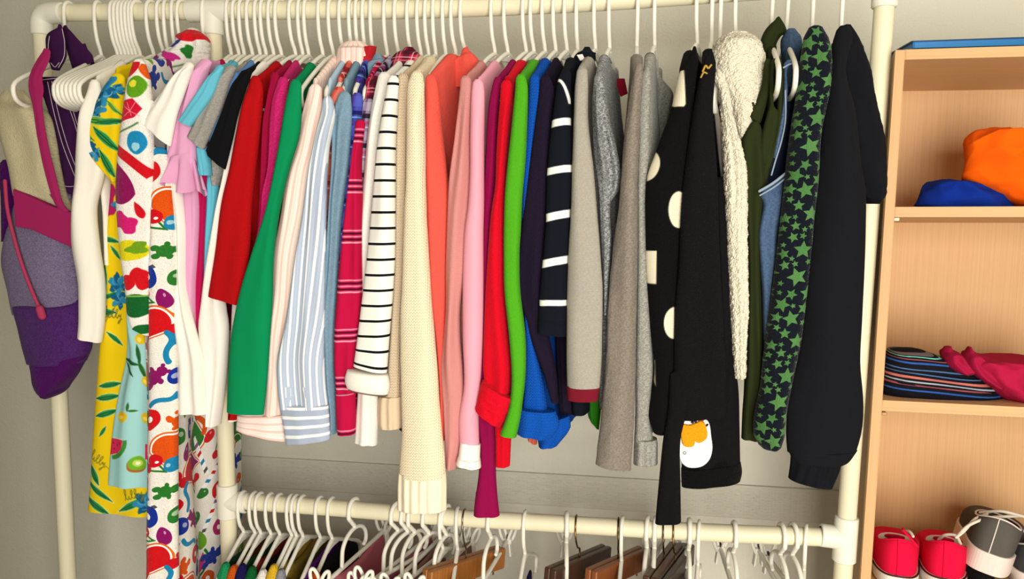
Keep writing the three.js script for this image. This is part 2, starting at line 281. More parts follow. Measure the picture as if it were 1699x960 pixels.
const purplePlaid = plaid('#5a3a6e', [[0, .3, '#c9c2cc', .55], [.4, .16, '#191520', .85], [.66, .1, '#c43a66', .6], [.84, .05, '#efe9ee', .7]], 0.05, 0.05);
const redCheck = plaid('#b21f44', [[0, .4, '#33141f', .6], [.55, .06, '#ecd9d9', .7], [.75, .1, '#e58a96', .6]], 0.028, 0.028);
const blackWhite = stripes('#ecebe4', [[.44, .16, '#0d0f12']], 0.0262, false);
const folded = canvas(256, 512, (c, w, h) => { c.fillStyle = '#14141c'; c.fillRect(0, 0, w, h); const ks = ['#7a6f74', '#2d5aa8', '#c06a60', '#6fd0b8', '#14141c', '#9aa4ae', '#8e4a52', '#4a6f9e']; for (let i = 0; i < 14; i++) { c.fillStyle = ks[(i * 3) % 8]; c.fillRect(0, h * (i + .2) / 14, w, h / 14 * (i % 3 ? .32 : .55)); } }, { size: [0.2, 0.13] });
function starPath(c, x, y, s, rot) { c.beginPath(); for (let i = 0; i < 10; i++) { const a = rot + i * Math.PI / 5 - Math.PI / 2, k = i % 2 ? .46 : 1; c.lineTo(x + Math.cos(a) * s * k, y + Math.sin(a) * s * k); } c.closePath(); c.fill(); }
const stars = canvas(1024, 1024, (c, w) => {
  c.fillStyle = '#10151f'; c.fillRect(0, 0, w, w); const r = rng(77), placed = [];
  for (let i = 0; i < 2600; i++) {
    const s = w / 0.2 * (i < 120 ? .0150 : i < 700 ? .0095 : .0055) * (0.85 + .3 * r()), x = r() * w, y = r() * w, rot = (r() - .5) * .9;
    const d = (a, b) => { let q = Math.abs(a - b); return Math.min(q, w - q); };
    if (placed.some((p) => Math.hypot(d(p[0], x), d(p[1], y)) < (p[2] + s) * .92)) continue;
    placed.push([x, y, s]); c.fillStyle = ['#4b7a43', '#507f47', '#46743f'][i % 3];
    for (const ox of [-w, 0, w]) for (const oy of [-w, 0, w]) starPath(c, x + ox, y + oy, s, rot);
  }
}, { size: [0.2] });
const denimMap = pixelMap(128, (u, v, x, y) => { const t = 0.5 * wn(x, y) + 0.3 * wn(x >> 1, y) + .2 * wn(x >> 3, y >> 3) + ((x + y) % 4 < 2 ? .12 : 0); return [40 + 52 * t, 58 + 58 * t, 88 + 60 * t]; }, { color: true, size: [0.05] });
const chambrayMap = pixelMap(128, (u, v, x, y) => { const t = 0.55 * wn(x, y) + .3 * wn(x >> 1, y >> 2) + .15 * wn(x >> 3, y >> 3); return [94 + 44 * t, 126 + 42 * t, 148 + 40 * t]; }, { color: true, size: [0.05] });
const greyHeather = speckle('#85827e', '#aaa7a0', 1.4), paleHeather = speckle('#98948a', '#b0aca1', 1.2), warmHeather = speckle('#6c645c', '#938b81', 1.5), silverHeather = speckle('#47494c', '#b8baba', 2.2), sparkle = speckle('#73736d', '#adaea6', 1.8), fuchsiaHeather = speckle('#b0175a', '#d12f78', 1.3), lavenderMelange = speckle('#5e5474', '#8e839f', 1.4), purpleMelange = speckle('#3e1a58', '#5b3377', 1.3);
const woodMap = (a, b, seed, strength) => canvas(256, 512, (c, w, h) => { c.fillStyle = a; c.fillRect(0, 0, w, h); const r = rng(seed); for (let i = 0; i < 420; i++) { c.strokeStyle = b; c.globalAlpha = (.04 + .1 * r()) * (strength ?? 1); c.lineWidth = .6 + 1.6 * r(); const x = r() * w; c.beginPath(); c.moveTo(x, 0); c.bezierCurveTo(x + 6 * (r() - .5), h * .3, x + 10 * (r() - .5), h * .6, x, h); c.stroke(); } c.globalAlpha = 1; });
// ------------------------------------------------------------------ the room
const paintBump = pixelMap(256, (u, v, x, y) => 255 * (.5 * wn(x >> 1, y >> 1) + .3 * wn(x >> 3, y >> 3) + .2 * wn(x, y)), { size: [0.35] });
const wallPaint = new THREE.MeshStandardMaterial({ color: '#d8d6c7', roughness: 0.85, bumpMap: paintBump, bumpScale: 0.0006 });
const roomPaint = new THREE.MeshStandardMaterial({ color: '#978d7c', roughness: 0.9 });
const trimPaint = new THREE.MeshStandardMaterial({ color: '#d4d2c4', roughness: 0.6 });
const ceilingPaint = new THREE.MeshStandardMaterial({ color: '#e4e1d6', roughness: 0.9 });
const ROOM = { x0: -1.75, x1: 2.3, z0: -0.34, z1: 2.55, h: 2.5 };
function metric(g) { const p = g.attributes.position, n = g.attributes.normal, u = g.attributes.uv; for (let i = 0; i < p.count; i++) { const a = Math.abs(n.getX(i)) > .5 ? p.getZ(i) : p.getX(i), b = Math.abs(n.getY(i)) > .5 ? p.getZ(i) : p.getY(i); u.setXY(i, a, b); } return g; }
structure('wall_back', metric(box(ROOM.x0 - .12, ROOM.x1 + .12, 0, ROOM.h, ROOM.z0 - .12, ROOM.z0)), wallPaint);
structure('wall_left', metric(box(ROOM.x0 - .12, ROOM.x0, 0, ROOM.h, ROOM.z0, ROOM.z1)), wallPaint);
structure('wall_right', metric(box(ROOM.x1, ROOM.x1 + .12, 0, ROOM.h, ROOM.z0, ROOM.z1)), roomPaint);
{ // the wall behind the camera, with its window
  const a = WINDOW.x - WINDOW.w / 2, b = WINDOW.x + WINDOW.w / 2, y0 = WINDOW.y - WINDOW.h / 2, y1 = WINDOW.y + WINDOW.h / 2, z = ROOM.z1;
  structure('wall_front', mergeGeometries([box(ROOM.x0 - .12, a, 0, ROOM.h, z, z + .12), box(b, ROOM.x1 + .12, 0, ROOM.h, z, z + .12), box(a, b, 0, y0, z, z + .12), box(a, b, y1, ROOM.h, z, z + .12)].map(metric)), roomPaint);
  const win = new THREE.Group(); win.name = 'window_1'; win.userData.kind = 'structure'; scene.add(win);
  mesh('window_frame', mergeGeometries([box(a, b, y0, y0 + .05, z + .03, z + .09), box(a, b, y1 - .05, y1, z + .03, z + .09), box(a, a + .05, y0, y1, z + .03, z + .09), box(b - .05, b, y0, y1, z + .03, z + .09), box((a + b) / 2 - .025, (a + b) / 2 + .025, y0, y1, z + .03, z + .09)]), trimPaint, win);
  mesh('window_pane', box(a + .05, b - .05, y0 + .05, y1 - .05, z + .058, z + .062), new THREE.MeshPhysicalMaterial({ color: 0xffffff, roughness: 0.02, transmission: 1, thickness: 0 }), win);
  shade(win);
}
// added unseen wall that keeps the daylight off the left end of the rack
structure('added_wall_return', metric(box(ROOM.x0, -0.86, 0, ROOM.h, .74, .86)), roomPaint);
structure('floor', metric(box(ROOM.x0 - .12, ROOM.x1 + .12, -.12, 0, ROOM.z0 - .12, ROOM.z1 + .12)), new THREE.MeshStandardMaterial({ color: '#cabda6', roughness: 0.95, bumpMap: fuzz, bumpScale: .004 }));
structure('ceiling', box(ROOM.x0 - .12, ROOM.x1 + .12, ROOM.h, ROOM.h + .12, ROOM.z0 - .12, ROOM.z1 + .12), ceilingPaint);
{ // the painted board that runs along the back wall behind the lower rail, and the baseboard
  const y1 = W(700, 772, ROOM.z0).y, y0 = W(700, 824, ROOM.z0).y;
  const g = new RoundedBoxGeometry(2.5, y1 - y0, .008, 2, .003); g.translate(0.23, (y0 + y1) / 2, ROOM.z0 + .003); structure('trim_1', g, wallPaint);
  structure('baseboard_back', box(ROOM.x0, ROOM.x1, 0, .1, ROOM.z0, ROOM.z0 + .014), trimPaint);
}
// ------------------------------------------------------------------ the pipe rack
const PVC = new THREE.MeshPhysicalMaterial({ color: '#e4dec0', roughness: 0.4, specularIntensity: 0.5 }), FIT = new THREE.MeshPhysicalMaterial({ color: '#e6e5d6', roughness: 0.45, specularIntensity: 0.5 });
const PIPE = 0.0167, FITR = 0.0212;
const railPoints = [W(352, 18, 0), W(520, 17, 0), W(690, 15.5, 0), W(900, 7.5, 0), W(1050, -1, 0), W(1240, -15, 0), W(1470, -29, 0)];
const railCurve = new THREE.CatmullRomCurve3(railPoints, false, 'centripetal');
const lowPoints = [W(380, 830, 0), W(560, 842.5, 0), W(750, 858, 0), W(890, 866, 0), W(1120, 880, 0), W(1400, 892, 0)];
const lowCurve = new THREE.CatmullRomCurve3(lowPoints, false, 'centripetal');
const corner = W(68, 22, 0);
function railY(x) { const pts = x < railPoints[0].x ? [corner, railPoints[0]] : railCurve.getPoints(120); for (let i = 0; i < pts.length - 1; i++) if (x <= pts[i + 1].x || i === pts.length - 2) return lerp(pts[i].y, pts[i + 1].y, (x - pts[i].x) / (pts[i + 1].x - pts[i].x)); }
function lowY(x) { const pts = lowCurve.getPoints(120); for (let i = 0; i < pts.length - 1; i++) if (x <= pts[i + 1].x || i === pts.length - 2) return lerp(pts[i].y, pts[i + 1].y, (x - pts[i].x) / (pts[i + 1].x - pts[i].x)); }
{
  const t = thing('clothes_rack', 'cream plastic pipe rack with white joints, two rails and slim posts against the wall', 'clothes rack');
  const straight = (a, b, r = PIPE) => new THREE.TubeGeometry(new THREE.LineCurve3(a, b), 1, r, 28, false);
  const collar = (a, b) => { // a socket with a rounded lip from a to b
    const d = b.clone().sub(a), L = d.length(), q = new THREE.Quaternion().setFromUnitVectors(V(0, 1, 0), d.normalize());
    const g = new THREE.LatheGeometry([[.0165, 0], [FITR - .002, 0], [FITR, .002], [FITR, L - .002], [FITR - .002, L], [.0165, L]].map((p) => new THREE.Vector2(...p)), 32); g.applyQuaternion(q); g.translate(a.x, a.y, a.z); return g;
  };
  const down = (p, x, y) => { const foot = W(x, y, 0); const d = foot.clone().sub(p); return p.clone().addScaledVector(d, (0.02 - p.y) / d.y); };
  const leftFoot = down(corner, 112, 940), midTop = railPoints[0], midFoot = down(midTop, 381, 940), rightTop = railPoints[6], rightFoot = down(rightTop, 1399, 945);
  const onMid = (y) => midTop.clone().lerp(midFoot, (midTop.y - y) / (midTop.y - midFoot.y)), onRight = (y) => rightTop.clone().lerp(rightFoot, (rightTop.y - y) / (rightTop.y - rightFoot.y));
  const lowL = onMid(lowPoints[0].y), lowR = onRight(lowPoints[5].y);
  mesh('rail', new THREE.TubeGeometry(railCurve, 60, PIPE, 28, false), PVC, t);
  mesh('rail', straight(corner, midTop), PVC, t);
  mesh('rail', new THREE.TubeGeometry(new THREE.CatmullRomCurve3([lowL, ...lowPoints.slice(1, 5), lowR]), 60, PIPE, 28, false), PVC, t);
  for (const [a, b] of [[corner, leftFoot], [midTop, midFoot], [rightTop, rightFoot]]) mesh('post', straight(a, b), PVC, t);
  // elbow
  const k = corner, d = leftFoot.clone().sub(corner).normalize(), e = midTop.clone().sub(corner).normalize();
  const bend = new THREE.QuadraticBezierCurve3(k.clone().addScaledVector(d, .026), k.clone(), k.clone().addScaledVector(e, .026));
  mesh('elbow_joint', mergeGeometries([new THREE.TubeGeometry(bend, 16, FITR, 28, false), collar(k.clone().addScaledVector(d, .02), k.clone().addScaledVector(d, .043)), collar(k.clone().addScaledVector(e, .02), k.clone().addScaledVector(e, .05))]), FIT, t);
  const d2 = midFoot.clone().sub(midTop).normalize(), e2 = railCurve.getPoint(.03).sub(midTop).normalize();
  mesh('tee_joint', mergeGeometries([collar(midTop.clone().addScaledVector(e, -.05), midTop.clone().addScaledVector(e2, .036)), collar(midTop, midTop.clone().addScaledVector(d2, .046))]), FIT, t);
  const d3 = rightFoot.clone().sub(rightTop).normalize(), e3 = railCurve.getPoint(.97).sub(rightTop).normalize();
  mesh('elbow_joint', mergeGeometries([collar(rightTop.clone().addScaledVector(d3, -.022), rightTop.clone().addScaledVector(d3, .042)), collar(rightTop, rightTop.clone().addScaledVector(e3, .05))]), FIT, t);
  mesh('tee_joint', mergeGeometries([collar(lowL.clone().addScaledVector(d2, -.036), lowL.clone().addScaledVector(d2, .036)), collar(lowL, lowL.clone().add(V(.045, -.003, 0)))]), FIT, t);
  mesh('tee_joint', mergeGeometries([collar(lowR.clone().addScaledVector(d3, -.042), lowR.clone().addScaledVector(d3, .044)), collar(lowR, lowR.clone().add(V(-.045, .003, 0)))]), FIT, t);
  for (const f of [leftFoot, midFoot, rightFoot]) mesh('foot_cap', collar(V(f.x, 0, f.z), V(f.x, .05, f.z)), FIT, t);
  settle(t);
}
// ------------------------------------------------------------------ hangers on the top rail
const WHITE = plastic('#eceade'), GREYWHITE = plastic('#dcdcd8');
function hangerParts(half, hookH, hookR = 0.0037) {    // at the neck, front towards +z
  const t = new THREE.Group(), h = hookH, a = hookH - .021, R = 0.0205;
  const hook = [];
  for (let i = 2; i < 9; i++) { const q = Math.PI * (1 - i / 8.5); hook.push(V(0, h - .0005 + R * .96 * Math.sin(q) , R * Math.cos(q))); }
  hook.push(V(0, h - .012, R + .001), V(0, h * .55, R - .001), V(0, h * .28, R * .62), V(0, h * .12, R * .2), V(0, 0, 0), V(0, -.008, 0));
  mesh('hook', tube(hook, hookR, 44, 10), WHITE, t);
  const yTip = -.082, r = .0042, pts = [];
  const side = (s) => [V(0, -.004, s * .004), V(0, -.022, s * .045), V(0, yTip + .006, s * (half - .014)), V(0, yTip - .006, s * (half - .001)), V(0, yTip - .024, s * (half - .003)), V(0, yTip - .034, s * (half - .02))];
  const f = side(1), b = side(-1).reverse();
  mesh('hanger_frame', tube([...b, ...f, V(0, yTip - .036, 0), b[0].clone()], r, 110, 10), WHITE, t);
  const s = new THREE.Shape(); s.moveTo(0, 0); s.lineTo(.042, -.022); s.lineTo(.02, -.02); s.quadraticCurveTo(0, -.016, -.02, -.02); s.lineTo(-.042, -.022); s.closePath();
  const web = new THREE.ExtrudeGeometry(s, { depth: .002, bevelEnabled: true, bevelSize: .0008, bevelThickness: .0008, bevelSegments: 2 }); web.rotateY(-Math.PI / 2); web.translate(.001, 0, 0);
  mesh('neck_web', web, WHITE, t);
  return shade(t);
}
const wideHanger = hangerParts(.19, .083), narrowHanger = hangerParts(.142, .083), lowHanger = hangerParts(.17, .066);
const LABEL_GROUP = {};
function hang(proto, hookH, px, railAt, py, tip, label, group) {
  const x = W(px, py, .0215).x, y = railAt(x) - hookH + .0008, o = proto.clone(true);
  o.name = numbered('clothes_hanger'); o.position.set(x, y, 0);
  if (tip !== undefined) { const half = proto === wideHanger ? .19 : proto === lowHanger ? .17 : .142, z = half * .93; o.rotation.y = Math.asin(clamp((W(tip[0], tip[1], z).x - x) / half, -.8, .8)); }
  o.userData = { label, category: 'hanger' }; if (group) o.userData.group = group;
  scene.add(o); return V(x, y, 0);
}
const onTop = (px, tip, label, proto = narrowHanger, group) => hang(proto, .083, px, railY, 16, tip, label, group);
// the empty ones at the left end
const holdBag = onTop(103, [30, 150], 'white plastic tubular hanger carrying the purple fleece bag and pinafore, leftmost on the top rail', wideHanger);
onTop(152, [96, 150], 'empty white tubular hanger standing apart just left of the bunch of empty hangers', wideHanger);
[[180, 104], [186.5, 111], [193, 118], [199, 125], [205, 132], [211, 139]].forEach(([px, tx], i) => onTop(px, [tx, 152], 'empty white hanger, ' + ['first', 'second', 'third', 'fourth', 'fifth', 'last'][i] + ' from the left in the tight bunch of six', wideHanger, 'bunch of empty white hangers on the top rail'));
// ------------------------------------------------------------------ clothes on the top rail
// garment: a hanger of its own, the body across the rail; sleeves and details are added as parts
function garment(name, label, category, hook, tip, hem, mat, o = {}) {
  const neck = onTop(hook, tip, 'white plastic hanger inside the ' + (o.short ?? label.split(/ (?:with|beside|left|right|between|hanging|showing|behind|printed|cut|just|whose|covered|last) /)[0].replace(/,.*/, '')), narrowHanger);
  const t = thing(name, label, category, o.group);
  if (!o.noBody) mesh('body', bodyCloth(neck, tip, hem, o), mat, t);
  t.neck = neck; return t;
}
const sleeve = (t, mat, rows, z, o = {}) => mesh(o.name ?? 'sleeve', cloth(rows, z, o), mat, t);
function printed(t, name, rows, z, o, px, draw, kind = 'fleece') {      // a piece with a print of its own
  const g = cloth(rows, z, { ...o, uv: 'unit' }), m = pieceMap(g, px, draw);
  const mat = fabric('#ffffff', kind, m), u = g.userData, bump = mat.bumpMap.clone();      // this piece's uv runs 0 to 1, so its weave is repeated to keep its real size
  bump.repeat.set(bump.repeat.x * (u.X1 - u.X0), bump.repeat.y * (u.Y1 - u.Y0)); bump.needsUpdate = true; mat.bumpMap = bump;
  return mesh(name, g, mat, t);
}
{ // fleece bag and pinafore at the far left
  const lav = fabric('#8d84a0', 'fleece', lavenderMelange), vio = fabric('#54307a', 'fleece', purpleMelange), deep = fabric('#4a0d5c', 'fleece'), cream = fabric('#c4bb98', 'fleece'), pink = fabric('#982258', 'woven'), dark = fabric('#35133c', 'woven');
  const t = thing('fleece_bag', 'long lavender and purple fleece bag with cream lining, pink trim and a pink cord', 'bag');
  sleeve(t, cream, [[166, -4, 52], [190, -2, 80], [230, 6, 92], [272, 18, 98], [320, 28, 108], [352, 40, 122]], .13, { name: 'lining', b: .03, fold: .008, k: 1.1, dome: 3 });
  sleeve(t, lav, [[322, 30, 118], [360, 26, 124], [425, 8, 128], [470, 13, 132], [520, 27, 140]], .12, { name: 'pouch', b: .04, fold: .006, k: 1, edge: .004 });
  sleeve(t, vio, [[497, 24, 139], [530, 31, 147], [575, 43, 149], [600, 50, 138]], .122, { name: 'pouch_middle', b: .04, fold: .004, k: 1 });
  sleeve(t, deep, [[140, 583, 52, 594], [143, 588, 56, 615], [134, 603, 60, 637], [120, 624, 70, 652], [100, 645, 84, 656]].map((r) => [r[2], r[3], r[0], r[1]]), .124, { name: 'pouch_tip', b: .036, fold: .003, closed: true, squareTop: true });
  mesh('pink_trim', slab([[30, 317], [60, 330], [88, 343], [122, 354], [126, 408], [90, 392], [60, 378], [34, 373]], .158, .008, .003), pink, t);
  sleeve(t, deep, [[270, 2, 22], [310, 6, 32], [350, 8, 34], [400, 10, 26]], .09, { name: 'back_flap', b: .02 });
  mesh('cord', mergeGeometries([line([[8, 300], [12, 345], [19, 378], [34, 431], [52, 480], [66, 512]], .172, .0034), line([[66, 512], [70, 524]], .172, .0075, 6)]), fabric('#a83a5c', 'woven'), t);
  sleeve(t, pink, [[86, 70, 84], [100, 61, 82], [127, 49, 70], [150, 48, 72], [171, 54, 69], [230, 63, 78], [290, 76, 92], [335, 90, 104], [352, 102, 116]], .165, { name: 'strap', b: .004, fold: .001, edge: .001 });
  settle(t);
  const p = thing('pinafore', 'dark purple pinafore dress with white topstitching beside the fleece bag', 'dress');
  sleeve(p, dark, [[128, 62, 122], [165, 75, 134], [227, 94, 138], [300, 94, 136], [348, 96, 136]], .105, { name: 'bib', b: .012, fold: .002, squareTop: true });
  sleeve(p, dark, [[46, 96, 103], [58, 79, 107], [77, 77, 109], [96, 80, 109], [116, 88, 97]], .1, { name: 'shoulder_strap', b: .008, fold: .001 });
  sleeve(p, dark, [[104, 50, 112, 46], [112, 84, 130, 66], [120, 112, 152, 90], [124, 122, 156, 104]], .06, { name: 'shoulder_strap', b: .008, fold: .001 });
  const thread = fabric('#c9bfc4', 'woven'), st = [[[64, 133], [100, 129]], [[79, 136], [88, 180], [104, 240], [124, 292]], [[86, 135], [95, 180], [111, 238], [126, 278]], [[113, 175], [124, 205], [130, 228]], [[119, 176], [130, 212]], [[97, 304], [110, 309], [134, 308]], [[82, 60], [80, 78], [83, 94]], [[103, 48], [107, 70], [106, 94], [97, 112]], [[84, 104], [91, 111], [98, 104]]];
  st.forEach((s) => mesh('topstitch', line(s, s[0][1] < 120 ? .112 : .119, .00055, 24), thread, p));
  settle(p);
}
{
  const m = fabric('#efebdf', 'jersey'), t = garment('long_sleeve_top', 'cream long-sleeved top with a loose narrow sleeve beside the yellow dress', 'top', 218, [156, 134], [176, 440], m, { zf: .15, w1: .012 });
  sleeve(t, m, [[138, 150, 165], [165, 143, 170], [200, 134, 173], [250, 128, 178], [300, 126, 170], [344, 121, 159], [406, 120, 164], [469, 131, 173], [530, 133, 172], [131, 557, 167, 568]], .168, { b: .018, fold: .004, k: 1.3 });
  settle(t);
}
{ // yellow printed dress
  const y = fabric(YELLOW, 'woven'), t = garment('print_dress', 'yellow dress printed with blue flowers and green leaves', 'dress', 241, [190, 118], [206, 300], y, { zf: .13, w1: .01 });
  const cap = [[128, 184, 207], [150, 172, 208], [180, 158, 206], [210, 148, 205], [232, 138, 204], [243, 139, 203], [262, 155, 201], [284, 175, 200], [302, 192, 199]];
  printed(t, 'cap_sleeve', cap, .17, { b: .016, fold: .003 }, 900, (c) => {
    c.fillStyle = YELLOW; c.fillRect(0, 0, 400, 400);
    flower(c, 178, 150, 30, .4); flower(c, 168, 185, 20, 1.2); flower(c, 150, 245, 20, 2); flower(c, 166, 256, 14, 2.6); flower(c, 202, 150, 10, 1);
    leaf(c, 172, 202, 60, 13, .15, '#6fae3c', '#1d5a34', '#cfe08a'); leaf(c, 190, 203, 46, 10, -.1, '#2f8f4a', '#154a2c'); leaf(c, 184, 232, 56, 13, .8, LEAF, '#134a2a', '#a9cf5a'); leaf(c, 186, 272, 50, 11, 1.1, LEAF, '#134a2a', '#a9cf5a'); leaf(c, 152, 225, 36, 7, .6, '#6fae3c', '#1d5a34'); leaf(c, 196, 180, 30, 8, .9, '#8cbf4a', '#1d5a34');
  }, 'woven');
  const skirt = [[240, 182, 215], [300, 188, 222], [350, 184, 225], [400, 178, 235], [450, 174, 238], [520, 172, 242], [600, 165, 247], [700, 157, 251], [800, 151, 256], [147, 845, 258, 854]];
  printed(t, 'skirt', skirt, .135, { b: .016, fold: .004, k: 1.3 }, 700, (c) => {
    c.fillStyle = YELLOW; c.fillRect(0, 0, 500, 1000);
    for (const q of [[186, 398, 44, 9, .25], [180, 455, 50, 8, 1.5], [178, 516, 40, 12, .05], [186, 490, 40, 8, -.4], [190, 636, 40, 10, -.15], [186, 657, 44, 11, -.15], [184, 684, 42, 11, -.3], [178, 715, 22, 6, -1], [162, 790, 40, 13, 1.1], [168, 818, 62, 10, .65], [165, 844, 56, 12, .6], [230, 838, 60, 12, -.5], [196, 560, 36, 8, .7], [200, 420, 30, 7, .9]]) leaf(c, ...q, LEAF, '#134a2a', '#e6efc0');
    flower(c, 204, 470, 20, .5); flower(c, 206, 495, 18, 1.5); flower(c, 192, 345, 12, .7); c.fillStyle = '#b01e5a'; blob(c, 190, 325, 9, 15, 0, .2, .4); blob(c, 190, 352, 8, 9, 0, .2, .8); flower(c, 250, 835, 22, 2);
    script(c, 'Lilly', 152, 762, 15, .42, '#6d7430'); script(c, 'Lilly', 176, 524, 15, .1, '#5a6028'); script(c, 'Lilly', 216, 832, 15, -.3, '#6d7430');
    c.strokeStyle = '#5a6028'; c.lineWidth = 1; c.beginPath(); c.moveTo(176, 540); c.quadraticCurveTo(196, 505, 204, 500); c.moveTo(178, 770); c.quadraticCurveTo(196, 782, 203, 800); c.stroke();
  }, 'woven');
  settle(t);
}
{ // teal fruit pyjama top
  const m = fabric('#9cd0d0', 'woven'), t = garment('pyjama_top', 'pale teal pyjama top printed with lemons, melon and kiwi', 'pyjamas', 258, [212, 132], [232, 640], m, { zf: .125, w1: .008 });
  printed(t, 'front', [[300, 214, 226], [440, 214, 230], [530, 213, 236], [589, 211, 256], [657, 197, 258], [726, 186, 259], [800, 180, 259], [180, 803, 259, 806]], .155, { b: .016, fold: .005, k: 1.7 }, 900, (c) => {
    c.fillStyle = '#9fd3d3'; c.fillRect(0, 0, 400, 1000);
    const lemon = (x, y, s, r) => { c.fillStyle = '#e3bb1d'; blob(c, x, y, s, s * .8, r, .05, .2); c.fillStyle = '#f2dc6a'; blob(c, x - s * .2, y + s * .1, s * .5, s * .3, r, .05, .2); };
    lemon(210, 690, 11, -.4); leaf(c, 222, 672, 16, 5, -1.4, '#3d7d3a', '#1f4d24'); leaf(c, 228, 679, 15, 4, .1, '#3d7d3a', '#1f4d24'); lemon(250, 692, 11, .3);
    c.fillStyle = '#3f8a3c'; c.beginPath(); c.arc(186, 732, 33, -.1, 1.5); c.lineTo(184, 732); c.fill(); c.fillStyle = '#dbe6b8'; c.beginPath(); c.arc(184, 730, 28, -.1, 1.55); c.lineTo(184, 729); c.fill(); c.fillStyle = '#d42d58'; c.beginPath(); c.moveTo(183, 729); c.lineTo(212, 729); c.lineTo(209, 744); c.lineTo(200, 753); c.lineTo(183, 758); c.fill(); c.fillStyle = '#301018'; for (const [x, y] of [[190, 735], [198, 738], [204, 734], [192, 745]]) c.fillRect(x, y, 1.5, 3);
    c.fillStyle = '#a8622c'; blob(c, 234, 772, 15, 13, 0, .03, .1); c.fillStyle = '#6fae2c'; blob(c, 235, 769, 14.5, 12, 0, .03, .1); c.fillStyle = '#b7d75a'; blob(c, 235, 769, 8, 6, 0, .1, .3); c.fillStyle = '#eef2c8'; blob(c, 235, 769, 4, 3, 0, .15, .3);
    c.fillStyle = '#d42d58'; c.fillRect(247, 736, 12, 26);
    leaf(c, 224, 598, 34, 7, .3, '#2f6d3a', '#173f20'); leaf(c, 222, 610, 30, 6, .9, '#2f6d3a', '#173f20'); leaf(c, 238, 585, 34, 6, 1.4, '#2f6d3a', '#173f20'); leaf(c, 244, 612, 36, 7, 1.2, '#3d7d3a', '#173f20'); lemon(240, 560, 9, 1.2); lemon(250, 630, 9, 1);
  }, 'woven');
  settle(t);
}
